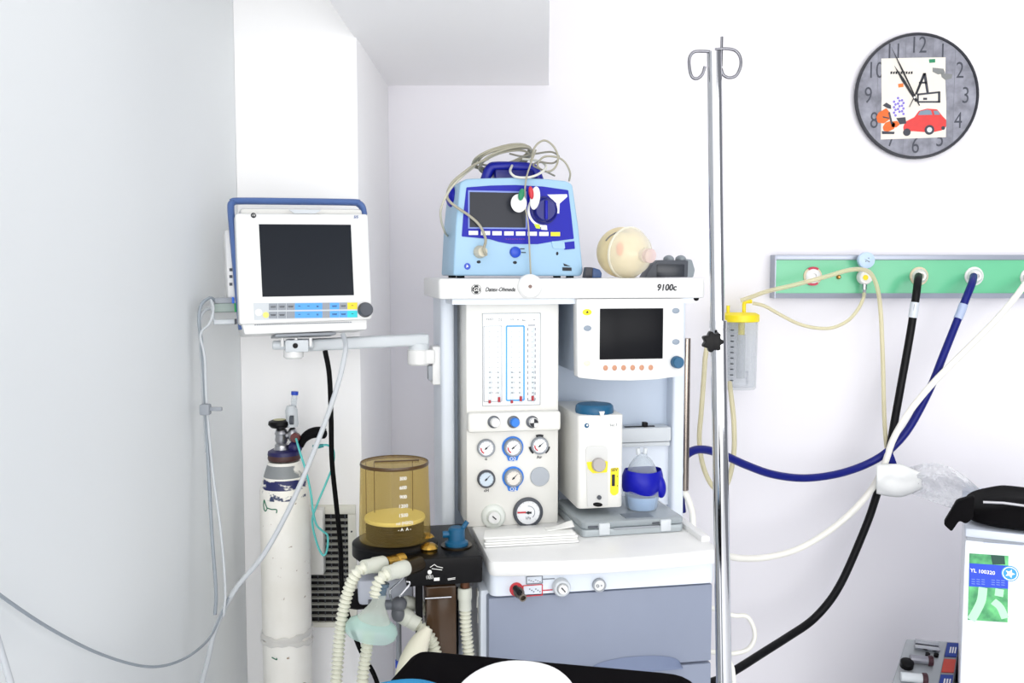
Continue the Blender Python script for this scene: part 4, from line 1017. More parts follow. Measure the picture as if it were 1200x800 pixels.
for py, tx in ((612.5, 'ml (H2O)'), (620, '- A  A -')):
    wq = UB.y(474, py, dcy - rD * .97); a_ = math.asin((wq.x - dcx) / rD); Rr = rD + .001
    T = Matrix.Translation((dcx + Rr * math.sin(a_), dcy - Rr * math.cos(a_), wq.z)) @ Matrix.Rotation(a_, 4, 'Z') @ Matrix.Rotation(PI / 2, 4, 'X')
    mb.text(tx, 5 * s, (0, 0, 0), .0003, M=T, bold=.0001)
mb.build('scale_lettering', WPRINT, dome)
mb = MB()
for q in (430, 440, 486): wq = UB.y(q, 600, dcy - .02); mb.box(wq.x - .0008, wq.x + .0008, dcy + .03, dcy + .0316, zdisk, ztop - .004)
mb.build('guide_rods', mat('dark_amber', (74, 50, 14), .3), dome)
# brass caps and blue-green port
for px, py, q in ((500, 634, 8.5), (503, 646, 9.5)):
    wq = UB.z(px, py, zt_); MB().lathe([(0, 0), (q * s, 0), (q * s, .006), (q * s * 1.1, .008), (q * s * .9, .013), (q * s * .5, .017), (0, .018)], (wq.x, max(wq.y, -.066), zt_), n=24).build('brass_cap', BRASS, bel)
wq = UB.z(535, 640, zt_)
MB().lathe([(0, 0), (18 * s, 0), (18 * s, .004), (0, .004)], (wq.x, wq.y, zt_), n=28).build('port_seat', mat('dark_bronze', (60, 50, 36), .3, .8), bel)
pt = MB().lathe([(0, .004), (13.5 * s, .004), (13.5 * s, .010), (10 * s, .014), (9.6 * s, .036), (7 * s, .040), (0, .040)], (wq.x, wq.y, zt_), n=28).build('sensor_port', TEAL, bel)
mb = MB().cyl((wq.x - .028, wq.y, zt_ + .026), (wq.x, wq.y, zt_ + .026), .007, n=14); mb.cyl((wq.x + .008, wq.y, zt_ + .03), (wq.x + .022, wq.y, zt_ + .05), .005, n=12)
mb.build('port_spurs', TEAL, pt)
# white diagram on the block front
mb = MB(); d = -.0805
wq = lambda px, py: uy(px, py, -.08)
c = wq(503.5, 670); mb.disc(c.x, c.z, d - .0006, -.0795, s * 2.4, 18)
mb.text('(@)', s * 5, (wq(503.5, 675.5).x, d, wq(503.5, 675.5).z), .0003)
a = wq(508.5, 680.3); b = wq(515, 674.5); mb.box(a.x, b.x, d - .0006, -.0795, a.z, a.z + .006)
for (pa, pb) in (((504, 664.5), (509, 661)), ((509, 661), (512, 663.5)), ((512, 663.5), (519, 665)), ((506, 666), (518, 667.5)), ((524.5, 678), (533.5, 676.5)), ((525, 679.2), (533.5, 678))):
    a, b = wq(*pa), wq(*pb); mb.tube([(a.x, d, a.z), (b.x, d, b.z)], .0007, 6)
mb.build('white_diagram', WPRINT, bel)
# lower frame, canister, posts
zl = -.34
mb = MB().box(x0_ + .02, x0_ + .033, -.06, -.04, zl, 0); mb.box(x1_ - .045, x1_ - .03, .06, .08, zl, 0); mb.build('frame_posts', SOFTBLK, bel)
a, b = uy(499, 684, -.05), uy(535, 700, -.05)
can = MB().box(a.x, b.x, -.05, .06, zl + .05, -.012, .004).build('absorber_canister', clear('brown_smoke_plastic', (150, 110, 70), (92, 70, 50), .55, .15), bel)
MB().box(a.x + .006, b.x - .006, -.04, .05, zl + .06, -.06).build('absorbent_fill', mat('absorbent_brown', (120, 92, 66), .8, 0, .2, 60), can)
c0_, c1_ = uy(498, 701, -.06), uy(529, 698, -.06); MB().cyl((c0_.x, -.06, c0_.z), (c1_.x, -.06, c0_.z), .002, n=10).build('wire_bail', CHROME, can)
mb = MB().box(b.x + .004, x1_ - .004, .02, .05, -.04, -.001, .002); mb.build('grey_manifold', mat('manifold_grey', (134, 136, 140), .5), bel)
a, b = uy(430, 670, .05), uy(470, 692, .05)
MB().box(x0_ - .09, x0_ + .02, .0, .12, -.06, -.008, .008).build('grey_shell', mat('shell_lavender', (196, 200, 212), .5), bel)
c = uy(427, 702, .07)
MB().ell((c.x, .08, c.z), (.045, .05, .016), roty(-8)).build('black_rest', SOFTBLK, bel)
c = uy(467, 715, .03); a_ = uy(467, 782, .03)
MB().cyl((c.x, .03, a_.z), (c.x, .03, c.z + .05), .0055, n=14).build('grey_post', MGREY, bel)
MB().cyl((c.x, .03, a_.z + .0), (c.x, .03, a_.z + .016), .0075, n=14).build('post_tip', mat('royal_blue_button', (24, 70, 190), .4), bel)
# ports facing left-front
def up(px, py, d): return UB.y(px, py, d)
p1a, p1b = up(472, 656, -.06), up(452, 661, -.085)
MB().lathe([(0, 0), (8.5 * s, 0), (8.5 * s, .012), (7 * s, .016), (8 * s, .02), (8 * s, (p1b - p1a).length), (0, (p1b - p1a).length)], p1a, p1b - p1a, 24).build('brass_port', BRASS, bel)
p2a, p2b = up(492, 660, -.07), up(474, 666, -.10)
MB().cyl(p2a, p2b, 8.5 * s, n=24).build('dark_port', mat('dark_bronze', (60, 50, 36), .3, .8), bel)
p3 = up(545, 682, -.05); MB().cyl((p3.x, -.05, p3.z - .012), (p3.x, -.05, .004), 5.5 * s, n=20).build('lower_port', mat('rusty_port', (96, 60, 40), .4, .6), bel)
mb = MB()
for px, py in ((562, 694), (568, 691), (563, 712), (568, 709)):
    c = uy(px, py, -.02); mb.box(c.x - .006, c.x + .006, -.03, -.01, c.z - .008, c.z + .008, .003); mb.cyl((c.x - .004, -.02, c.z - .03), (c.x - .003, -.02, c.z), .003, n=8)
mb.build('white_plugs', WPRINT, bel)

# breathing circuit hoses
W = UB.wor
def hose(name, pts, r, label, cuff=None, cdir=None, parent=None, cuffr=1.35):
    path = smooth_path(pts, 14); q, rr = corrugate(path, r * .86)
    h = single(name, MB().tube(q, rr, 12), CORR, label, 'hose', 'corrugated breathing hoses', 70)
    if cuff:
        mb = MB(); a, b = Vector(cuff[0]), Vector(cuff[1]); L = (b - a).length; R_ = r * cuffr
        mb.lathe([(0, 0), (R_ * .92, 0), (R_, .003), (R_, L * .5), (R_ * .9, L * .55), (R_ * .9, L), (0, L)], a, b - a, 24)
        mb.xf(Matrix.Translation(-h.location)); mb.build('cuff', mat('ivory_cuff', (206, 208, 196), .5), h)
    return h
c1a, c1b = W(up(450, 660, -.088)), W(up(426, 664.5, -.12))
hose('breathing_hose', [c1b + (c1a - c1b) * .2, W(up(420, 669, -.12)), W(up(411, 684, -.115)), W(up(403, 712, -.11)), W(up(398, 745, -.11)), W(up(395, 785, -.11)), W(up(391, 840, -.12)), W(up(390, 900, -.14))], .0112, 'long ivory corrugated hose hanging leftmost, from the brass port', (c1a, c1b))
c2a, c2b = W(up(476, 665, -.105)), W(up(453, 672, -.14))
hose('breathing_hose', [c2b + (c2a - c2b) * .2, W(up(448, 676, -.14)), W(up(442, 686, -.14)), W(up(439, 700, -.14))], .0115, 'short corrugated hose from the black block to the green mask', (c2a, c2b))
hose('breathing_hose', [W(up(432, 742, -.125)), W(up(429, 765, -.12)), W(up(425, 795, -.12)), W(up(422, 850, -.12))], .0112, 'ivory corrugated hose hanging below the green face mask')
c3a, c3b = W(up(474, 706, -.03)), W(up(493, 709, -.02))
hose('breathing_hose', [c3b - (c3b - c3a) * .2, W(up(502, 717, -.018)), W(up(513, 738, -.02)), W(up(523, 762, -.03)), W(up(530, 800, -.05))], .0108, 'upper corrugated hose running right from the dark grey clamp', (c3a, c3b))
c4a, c4b = W(up(470, 719, -.05)), W(up(490, 732, -.06))
hose('breathing_hose', [c4b - (c4b - c4a) * .2, W(up(500, 742, -.06)), W(up(509, 760, -.06)), W(up(516, 800, -.07))], .0125, 'lower wider corrugated hose running right from the dark grey clamp', (c4a, c4b))
c5a, c5b = W(up(544.5, 688, -.05)), W(up(545, 714, -.05))
hose('breathing_hose', [W(up(545, 708, -.05)), W(up(546, 735, -.05)), W(up(549, 765, -.05)), W(up(552, 810, -.05))], .0118, 'vertical corrugated hose hanging beside the grey drawer cabinet', (c5a, c5b), None, None, 1.2)
single('breathing_bag', MB().tube(smooth_path([W(up(502, 735, -.09)), W(up(490, 757, -.10)), W(up(478, 790, -.12)), W(up(474, 830, -.12))], 8), [.008 + .016 * math.sin(PI * .5 * min(1, i / 14)) for i in range(25)], 18), mat('ivory_latex', (224, 220, 200), .6), 'ivory breathing bag hanging below the lower corrugated hose', 'bag', None, 60)

# clamp with wire hooks
kc = W(up(465, 708, -.06))
KF = Frame(kc, rotz(YAW)); cl = thing('hose_clamp', KF, 'dark grey finger clamp with bent chrome wires below the black block', 'clamp')
CG = mat('clamp_grey', (92, 94, 100), .45)
MB().ell((.003, 0, 0), (.017, .016, .015), roty(-20)).build('upper_jaw', CG, cl)
MB().ell((.002, -.003, -.018), (.013, .013, .016), roty(-10)).build('lower_jaw', CG, cl)
MB().cyl((-.055, .0, .002), (-.008, 0, .0), .011, .009, 18).build('stub', mat('stub_grey', (104, 108, 116), .45), cl)
def kk(px, py, d=-.08): return KF.loc(W(up(px, py, d)))
MB().tube(smooth_path([kk(459, 703), kk(456.5, 693), kk(460, 688), kk(469, 680), kk(474, 674)], 6), .002, 8).build('wire_hook', CHROME, cl)
MB().tube(smooth_path([kk(468, 699), kk(474, 692), kk(479, 686), kk(480, 682), kk(476, 681)], 6), .002, 8).build('wire_hook', CHROME, cl)

# face mask
fm = W(up(433, 747, -.135)); FMF = Frame(fm, rotz(YAW) @ roty(14))
fmk = thing('face_mask', FMF, 'translucent pale green face mask hanging among the breathing hoses', 'mask')
s2 = (fm - EYE).dot(FWD) / F_PX
def mprof(k): return Matrix.Diagonal((1, .8, 1, 1))
gm = clear('green_silicone', (232, 246, 240), (200, 228, 220), .45, .2)
MB().lathe([(s2 * 26, .0), (s2 * 30, .006), (s2 * 31, .018), (s2 * 28, .028), (s2 * 20, .036)], n=40).xf(mprof(0)).build('cushion', gm, fmk)
MB().lathe([(s2 * 20, .035), (s2 * 15, .048), (s2 * 10, .06), (s2 * 7.8, .068), (s2 * 7.5, .085), (s2 * 5, .085)], n=36).build('shell', clear('clear_shell', (244, 248, 244), (226, 230, 220), .3, .15), fmk)
MB().lathe([(s2 * 7, .08), (s2 * 6.4, .098), (s2 * 8, .1), (s2 * 8, .106), (0, .106)], n=28).build('connector', clear('smoky_connector', (170, 190, 200), (110, 130, 146), .5, .1), fmk)

# ================================================================== IV POLE
ptop, pbot = P(837, 61, 1.6), P(848.3, 800, 1.6)
dv = (pbot - ptop).normalized()
t = (0.06 - ptop.z) / dv.z; pb_ = ptop + dv * t
IF = Frame(Vector((pb_.x, pb_.y, 0)), Matrix.Identity(3)); iv = thing('iv_pole', IF, 'tall chrome drip stand with two ram-horn hooks, in front of machine right side', 'drip stand')
L = IF.loc
rl = 9.3 / F_PX * 1.6
pj = P(842, 376, 1.6); tj = ptop + dv * ((pj.z - ptop.z) / dv.z)
MB().cyl(L(pb_), L(tj), rl, n=32).build('lower_tube', CHROME, iv)
MB().cyl(L(tj) - dv * 0 + Vector((0, 0, -.05)), L(ptop), rl * .9, n=32).build('upper_tube', CHROME, iv)
MB().cyl(L(tj) + Vector((0, 0, -.012)), L(tj) + Vector((0, 0, .001)), rl * 1.06, n=32).build('clamp_ring', CHROME, iv)
kc = L(P(834.5, 400, 1.578)); s = 1.58 / F_PX
pts = [(kc.x + s * (11 + 1.6 * math.cos(7 * a)) * math.cos(a), kc.z + s * (11 + 1.6 * math.cos(7 * a)) * math.sin(a)) for a in [2 * PI * i / 56 for i in range(56)]]
kn = MB().prism(pts, kc.y - .012, kc.y + .008, 'y', .002).build('clamp_knob', BLACK, iv)
MB().cyl((kc.x, kc.y + .006, kc.z), (L(tj).x, L(tj).y, kc.z), .005, n=12).build('knob_stem', STEEL, iv)
hr = .0026
q = [(832, 60.5), (822, 60), (813, 61), (808, 68), (808, 80), (811, 90), (817, 92), (823, 87), (826, 78)]
MB().tube(smooth_path([L(P(*v, 1.595)) for v in q], 6), hr, 10).build('hook', HOOKM, iv)
q = [(838, 58), (850, 57), (861, 59), (867, 66), (868, 77), (863, 88), (855, 91), (848, 88), (845, 80)]
MB().tube(smooth_path([L(P(*v, 1.6)) for v in q], 6), hr, 10).build('hook', HOOKM, iv)
MB().tube([L(P(846, 43, 1.6)), L(P(845.5, 62, 1.6)), L(P(845, 78, 1.6))], .0024, 8).build('hook_tip', HOOKM, iv)
MB().tube([L(P(824, 42, 1.6)), L(P(825, 48, 1.6)), L(P(829, 60, 1.6))], .0014, 8).build('hook_tip', WHITE, iv)
MB().lathe([(0, .05), (.035, .05), (.03, .085), (.017, .11), (0, .11)], n=28).build('hub', DGREY, iv)
for k in range(5):
    a = 2 * PI * k / 5 - PI / 2; e = Vector((.21 * math.cos(a), .21 * math.sin(a), .055))
    lg = MB().tube([(.02 * math.cos(a), .02 * math.sin(a), .07), e * .6 + Vector((0, 0, .032)), e], .012, 10).build('leg', STEEL, iv)
    MB().lathe([(0, -.011), (.02, -.011), (.0245, -.006), (.0245, .006), (.02, .011), (0, .011)], (e.x, e.y, .0247), (-math.sin(a), math.cos(a), 0), 20).build('castor', SOFTBLK, lg)

# ================================================================== WALL CLOCK
cc = P(1071, 114, YW); rK = (P(1144, 114, YW).x - cc.x) * .995
KF = Frame(Vector((cc.x, YW - .001, cc.z - rK)), Matrix.Identity(3)); ck = thing('wall_clock', KF, 'round grey wall clock with collage picture, black rim, high on wall', 'clock')
ky = lambda px, py: (lambda v: Vector((v.x, v.z)))(KF.y(px, py, -.02))
z0 = rK
MB().lathe([(rK * .93, 0), (rK, .016), (rK, .018), (rK * .985, .024), (rK * .955, .024), (rK * .95, .018), (0, .018)], (0, 0, z0), (0, -1, 0), 64).build('case', mat('clock_rim', (30, 32, 42), .4), ck)
dm = mat('weathered_grey_dial', (136, 137, 148), .6, 0, .8, 30)
dial = MB().disc(0, z0, -.0192, -.017, rK * .952, 64).build('dial', dm, ck)
mb = MB()
for px in (1003 + 25, 1060, 1092, 1118):
    v = ky(px, 114); hh_ = math.sqrt(max(0, (rK * .94) ** 2 - v.x ** 2)); mb.box(v.x - .0007, v.x + .0007, -.0195, -.0185, z0 - hh_, z0 + hh_)
mb.build('plank_lines', mat('plank_line', (120, 122, 132), .7), dial)
# numerals
ks = 2.8 / F_PX
for k in range(1, 13):
    a = PI / 2 - k * PI / 6; MB().text(str(k), rK * .37, (rK * .78 * math.cos(a), -.0197, z0 + rK * .79 * math.sin(a)), .0003, ax=.75, bold=-.0003).build('numeral', mat('faded_numeral', (66, 69, 80), .6), dial)
def cz_(pts): return [(KF.y(980 + a / 4.706, 30 + b / 4.706, -.0195).x, KF.y(980 + a / 4.706, 30 + b / 4.706, -.0195).z) for a, b in pts]
def cpoly(pts, d, name, m, r=0): return MB().prism(rpoly(cz_(pts), r) if r else cz_(pts), d - .0004, d + .0004).build(name, m, dial)
cpoly([(248, 182), (400, 178), (602, 175), (600, 300), (606, 430), (604, 615), (420, 622), (245, 628), (250, 400)], -.0200, 'paper_picture', mat('aged_paper', (228, 222, 212), .7, 0, .05, 20))
mb = MB()
for pts in ([(478, 262), (494, 262), (510, 370), (496, 370)], [(478, 262), (494, 262), (445, 380), (432, 380)], [(455, 310), (500, 310), (500, 320), (455, 320)], [(445, 375), (572, 362), (572, 372), (445, 386)], [(445, 416), (572, 416), (572, 426), (445, 426)], [(560, 366), (573, 366), (573, 424), (560, 424)], [(445, 378), (454, 378), (454, 424), (445, 424)], [(478, 398), (500, 398), (500, 410), (478, 410)]):
    mb.prism(cz_(pts), -.0209, -.0201)
mb.build('dark_print', mat('charcoal_print', (58, 60, 70), .6), dial)
mb = MB(); 
for i in range(9):
    x = 298 + i * 14; mb.prism(cz_([(x, 254 + i % 2 * 3), (x + 10, 252), (x + 10, 266), (x, 268)]), -.0208, -.0201)
mb.build('script_print', INK, dial)
mb = MB(); mb.prism(cz_([(510, 186), (545, 184), (545, 204), (512, 206)]), -.0207, -.0201); mb.build('green_stamp', GREEN, dial)
cpoly([(340, 322), (368, 318), (370, 338), (342, 342)], -.0204, 'orange_stamp', mat('orange_print', (226, 120, 50), .6))
# butterfly
mb = MB()
for pts in ([(232, 480), (275, 455), (295, 480), (296, 515), (262, 540), (228, 535), (220, 505)], [(255, 560), (270, 535), (300, 525), (325, 540), (318, 570), (285, 585), (260, 580)], [(300, 530), (335, 525), (350, 545), (330, 562), (305, 560)]):
    mb.prism(rpoly(cz_(pts), .003), -.0209, -.0201)
bf = mb.build('butterfly_wings', mat('orange_wing', (222, 104, 40), .6, 0, .2, 60), dial)
mb = MB()
for pts in ([(255, 440), (275, 425), (300, 440), (302, 460), (280, 455)], [(285, 480), (295, 476), (310, 540), (300, 545)], [(255, 500), (290, 508), (290, 514), (256, 508)], [(250, 582), (320, 586), (318, 598), (252, 598)], [(330, 510), (380, 505), (385, 540), (350, 545)]):
    mb.prism(cz_(pts), -.0213, -.0203)
mb.build('butterfly_body', mat('charcoal_print', (58, 60, 70), .6), dial)
mb = MB()
for i, (x0, h_) in enumerate(((318, 420), (340, 400), (362, 412))):
    for k in range(6):
        u = cz_([(x0 + (k % 2) * 8, h_ + k * 15)])[0]; mb.ell((u[0], -.0203, u[1]), (.004, .0008, .004), n=8, m=6)
mb.build('lavender_flowers', mat('lavender_print', (130, 118, 206), .6), dial)
# little red car (plain saloon shape)
car = MB().prism(rpoly(cz_([(368, 560), (380, 530), (430, 505), (455, 470), (500, 458), (555, 462), (585, 500), (605, 520), (604, 558), (580, 578), (520, 590), (420, 582), (372, 585)]), .002), -.0211, -.0203).build('red_car_picture', mat('red_car_print', (214, 58, 56), .5, 0, .15, 40), dial)
mb = MB(); mb.prism(cz_([(448, 494), (462, 472), (500, 464), (520, 468), (528, 492)]), -.0217, -.021); mb.prism(cz_([(535, 470), (558, 470), (572, 492), (540, 492)]), -.0217, -.021); mb.build('car_windows', mat('window_print', (120, 140, 156), .5), car)
mb = MB()
for x, yv, r_ in ((388, 588, 20), (512, 575, 26), (588, 565, 10)):
    u = cz_([(x, yv)])[0]; mb.disc(u[0], u[1], -.022, -.0205, r_ / 4.706 * ks, 20)
mb.build('car_wheels', mat('charcoal_print', (58, 60, 70), .6), car)
mb = MB(); u = cz_([(512, 575)])[0]; mb.disc(u[0], u[1], -.0223, -.0215, 14 / 4.706 * ks, 16); mb.build('wheel_hub', LGREY, car)
mb = MB()
for pts in ([(530, 232), (590, 238), (600, 262), (560, 270), (530, 255)], [(575, 262), (640, 268), (635, 292), (600, 300), (580, 285)]): mb.prism(cz_(pts), -.0207, -.0201)
mb.build('grey_leaf_print', mat('leaf_grey', (128, 130, 130), .7), dial)
def hand(tipx, tipy, tailx, taily, w, d, name, m):
    a, b = [Vector(v) for v in cz_([(tipx, tipy), (tailx, taily)])]; u = (a - b).normalized(); n_ = Vector((-u.y, u.x)) * w
    mid = b.lerp(a, .62)
    return MB().prism([tuple(b - n_ * .6), tuple(mid - n_), tuple(a), tuple(mid + n_), tuple(b + n_ * .6)], d - .0005, d + .0005).build(name, m, ck)
hand(300, 118, 456, 442, .0022, -.0235, 'minute_hand', INK)
hand(318, 222, 440, 420, .0042, -.0225, 'hour_hand', INK)
hand(490, 262, 400, 450, .0014, -.0245, 'second_hand', INK)
u = cz_([(427, 398)])[0]; MB().disc(u[0], u[1], -.027, -.018, .003).build('hand_pin', WHITE, ck)

# ================================================================== GAS RAIL ON THE WALL
YR = YW - .055
a, b = P(910, 298.5, YR), P(1290, 349.5, YR)
GF = Frame(Vector(((a.x + b.x) / 2, YW, b.z)), Matrix.Identity(3)); ry = lambda px, py, d=-.055: GF.y(px, py, d)
rail = thing('gas_outlet_rail', GF, 'long green wall panel with grey edges and round gas outlets', 'wall panel')
hw = (b.x - a.x) / 2; hh = a.z - b.z
zg1, zg0 = ry(1000, 304.5).z, ry(1000, 343.5).z
MB().box(-hw, hw, -.05, 0, zg0, zg1).build('green_panel', mat('mint_green_panel', (104, 190, 146), .22, 0, .05, 4), rail)
RG = mat('anodised_grey', (160, 166, 180), .35, .4)
MB().box(-hw, hw, -.055, 0, zg1, hh, .002).build('top_edge', RG, rail)
MB().prism([(0, zg0), (-.055, zg0), (-.05, 0), (0, 0)], -hw, hw, 'x').build('bottom_edge', RG, rail)
MB().box(-hw - .003, -hw, -.054, 0, 0, hh).build('end_cap', RG, rail)
s = YR / F_PX
def outlet(px, py, r, m1, m2, depth=.014):
    c = ry(px, py, -.05); o_ = MB().lathe([(r * s, 0), (r * s, .004), (r * s * .85, .007), (r * s * .8, .007)], (c.x, -.05, c.z), (0, -1, 0), 32).build('outlet', m1, rail)
    MB().lathe([(r * s * .82, 0), (r * s * .8, .008), (r * s * .5, depth), (r * s * .3, depth), (r * s * .28, depth * .6), (0, depth * .6)], (c.x, -.0505, c.z), (0, -1, 0), 28).build('outlet_socket', m2, o_); return o_
OC = mat('cream_outlet_ring', (214, 200, 172), .4)
o1 = outlet(952, 323.5, 10.8, OC, WHITE)
mb = MB(); c = ry(952, 323.5, -.05)
for a0 in (55, 235):
    rng = [math.radians(a0 + q) for q in range(0, 71, 7)]
    for t0, t1 in zip(rng, rng[1:]): mb.prism([(c.x + ra * s * math.cos(t), c.z + ra * s * math.sin(t)) for ra, t in ((7, t0), (11, t0), (11, t1), (7, t1))], -.059, -.052)
mb.build('red_segments', mat('crimson', (184, 30, 66), .4), o1)
outlet(1076.5, 323.5, 10.8, OC, mat('pale_outlet', (226, 226, 220), .4), .02)
outlet(1141, 323.5, 11, WHITE, WHITE, .02)
outlet(1206, 325, 11, WHITE, WHITE, .02)
outlet(1012, 324.5, 8.5, OC, WHITE, .02)
c = ry(982.5, 324.5, -.05); MB().lathe([(.007, 0), (.006, .006), (.003, .009), (0, .009)], (c.x, -.05, c.z), (0, -1, 0), 18).build('brass_stud', mat('copper_stud', (190, 130, 70), .3, .8), rail)
# vacuum regulator
vo = P(1012, 337, YR - .02); RF = Frame(vo, Matrix.Identity(3)); vr = thing('vacuum_regulator', RF, 'small vacuum regulator with pale blue dial on the green panel', 'regulator')
rv = lambda px, py, d=0: RF.y(px, py, d)
c = rv(1012.5, 305); g_ = MB().lathe([(9.3 * s, 0), (9.3 * s, .014), (8.3 * s, .016), (0, .016)], (c.x, -.008, c.z), (0, -1, 0), 32).build('dial', mat('pale_blue_dial', (188, 210, 236), .4), vr)
mb = MB().prism([(c.x - .008, c.z + .004), (c.x + .006, c.z - .006), (c.x + .008, c.z - .004)], -.026, -.0238); mb.disc(c.x + .004, c.z + .006, -.026, -.0238, .0016, 8); mb.disc(c.x - .004, c.z - .003, -.026, -.0238, .0016, 8); mb.build('dial_print', INKG, g_)
a_ = rv(1012.5, 318); MB().cyl((c.x, -.012, c.z - 8 * s), (c.x, -.012, a_.z - .004), .005, n=14).build('neck', LGREY, vr)
c = rv(1012.5, 325); kb = MB().lathe([(8 * s, 0), (8 * s, .02), (7 * s, .024), (0, .024)], (c.x, .005, c.z), (0, -1, 0), 30).build('control_knob', WHITE, vr)
MB().disc(c.x - .003, c.z, -.0215, -.018, 3 * s).build('knob_cap', YEL, kb)
a_, b_ = rv(1012.5, 331), rv(1012.5, 339); MB().cyl((a_.x, -.004, b_.z), (a_.x, -.004, a_.z), .007, n=16).build('vacuum_trap', CHROME, vr)
a_, b_ = rv(1012.5, 338), rv(1012.5, 347); MB().cyl((a_.x, -.004, b_.z), (a_.x, -.004, a_.z), .006, .0045, n=16).build('nozzle', MGREY, vr)

# hoses
HB = mat('black_hose', (11, 11, 14), .45, spec=.18); HBL = mat('navy_hose', (8, 20, 112), .4, spec=.3)
rh = .0112
bh1 = cable('gas_hose', [(1076.5, 323.5, 2.72), (1075.5, 330, 2.68), (1073, 350, 2.66), (1066, 395, 2.66), (1057, 445, 2.65), (1048, 495, 2.64), (1042, 530, 2.63), (1036, 556, 2.63), (1028, 578, 2.64), (1018, 608, 2.64), (1000, 652, 2.62), (985, 684, 2.6), (970, 707, 2.58), (950, 728, 2.56), (925, 745, 2.52), (895, 764, 2.46), (865, 783, 2.4), (840, 797, 2.36), (812, 803, 2.31), (782, 806, 2.25)], rh, HB, 'thick black gas hose drooping from the green panel behind the drip stand', 'hose')
bl = cable('gas_hose', [(1141, 323.5, 2.72), (1139, 332, 2.68), (1133, 347, 2.66), (1122, 375, 2.65), (1106, 415, 2.63), (1090, 455, 2.61), (1068, 497, 2.59), (1050, 520, 2.585), (1030, 536, 2.585), (1005, 548, 2.58), (975, 556.5, 2.55), (940, 560, 2.52), (905, 555.5, 2.48), (875, 545, 2.44), (850, 534, 2.4), (828, 527, 2.36), (812, 528, 2.33), (800, 538, 2.31), (796, 556, 2.30), (797, 578, 2.30), (799, 600, 2.30)], .0108, HBL, 'navy blue gas hose sagging from the green panel to the machine', 'hose')
cable('gas_hose', [(1206, 325, 2.73), (1202, 331, 2.69), (1190, 348, 2.65), (1165, 377, 2.62), (1130, 412, 2.60), (1095, 447, 2.575), (1066, 482, 2.56), (1047, 514, 2.56), (1036, 545, 2.56), (1022, 572, 2.57), (1000, 598, 2.57), (970, 623, 2.56), (935, 643, 2.54), (900, 652.5, 2.5), (870, 654, 2.46), (845, 650, 2.40), (815, 648, 2.32), (780, 650, 2.24)], .0092, TUBEW, 'white gas hose running diagonally from the right edge across other hoses', 'hose')
cable('gas_hose', [(800, 572, 2.28), (806, 584, 2.27), (811, 600, 2.26), (812, 618, 2.25), (811, 640, 2.25), (804, 680, 2.25), (782, 700, 2.22)], .0078, TUBEW, 'short white hose curving down beside the right end of the worktop', 'hose')
cable('gas_hose', [(780, 700, 2.24), (815, 706, 2.32), (845, 716, 2.39), (860, 721, 2.4), (875, 722, 2.4), (883, 735, 2.4), (884, 748, 2.4), (877, 760, 2.4), (862, 765, 2.4), (845, 765, 2.38), (815, 760, 2.32), (780, 756, 2.25)], .0062, TUBEW, 'white hose loop behind the foot of the drip stand', 'hose')
cable('gas_hose', [(850, 765, 2.1), (855, 775, 2.1), (859, 790, 2.1), (860, 830, 2.1), (858, 930, 2.1), (852, 1045, 2.1)], .006, TUBEW, 'short white hose end beside the drip stand at the bottom edge', 'hose')
def wrap(par, pts, r, m, name):
    mb = MB().tube(wpath(pts, 4), r, 14); mb.xf(Matrix.Translation(-par.location)); mb.build(name, m, par)
wrap(bh1, [(1072.4, 354, 2.66), (1071, 363, 2.66), (1069.6, 372, 2.66)], rh * 1.12, mat('silver_tape', (206, 212, 220), .3), 'tape_band')
wrap(bl, [(1129.2, 356.5, 2.656), (1126, 365.5, 2.653), (1122.5, 373.5, 2.65)], rh * 1.1, mat('blue_white_tape', (170, 184, 214), .3), 'tape_band')
single('hose_strap', MB().tube(wpath([(1036, 531, 2.565), (1041, 531, 2.56), (1046, 543, 2.56), (1049, 552, 2.57)], 6), .0105, 10, .5), HBL, 'navy strap end below the crossing of the hoses', 'strap')
cable('suction_tube', [(868, 352, 2.66), (880, 348, 2.65), (900, 341, 2.63), (930, 334, 2.62), (968, 324, 2.62), (992, 317, 2.62), (1008, 315.5, 2.64), (1020, 320, 2.66), (1028, 337, 2.67), (1032, 365, 2.67), (1034.5, 420, 2.66), (1036, 480, 2.655), (1038, 515, 2.65), (1041, 540, 2.65)], .0062, TUBEY, 'yellowed suction tube crossing the green panel then hanging straight down', 'tube')
cable('suction_tube', [(882, 355, 2.66), (896, 358.5, 2.65), (915, 369, 2.65), (935, 379, 2.65), (955, 384, 2.65), (975, 384, 2.65), (993, 376, 2.66), (1005, 363, 2.68), (1011.5, 350, 2.69), (1012.5, 344, 2.71)], .005, TUBEY, 'yellowed suction tube sagging from the yellow lid to the regulator', 'tube')
cable('suction_tube', [(846, 378, 2.60), (833, 392, 2.56), (827, 415, 2.54), (825, 440, 2.54), (822, 480, 2.54), (819.5, 515, 2.54), (824, 546, 2.54), (834, 568, 2.54), (845, 574, 2.55), (854, 562, 2.56), (860, 530, 2.56), (860, 495, 2.57), (857, 465, 2.6), (855, 448, 2.64)], .007, TUBEY, 'yellowed tube hanging in a long loop behind the drip stand', 'tube')

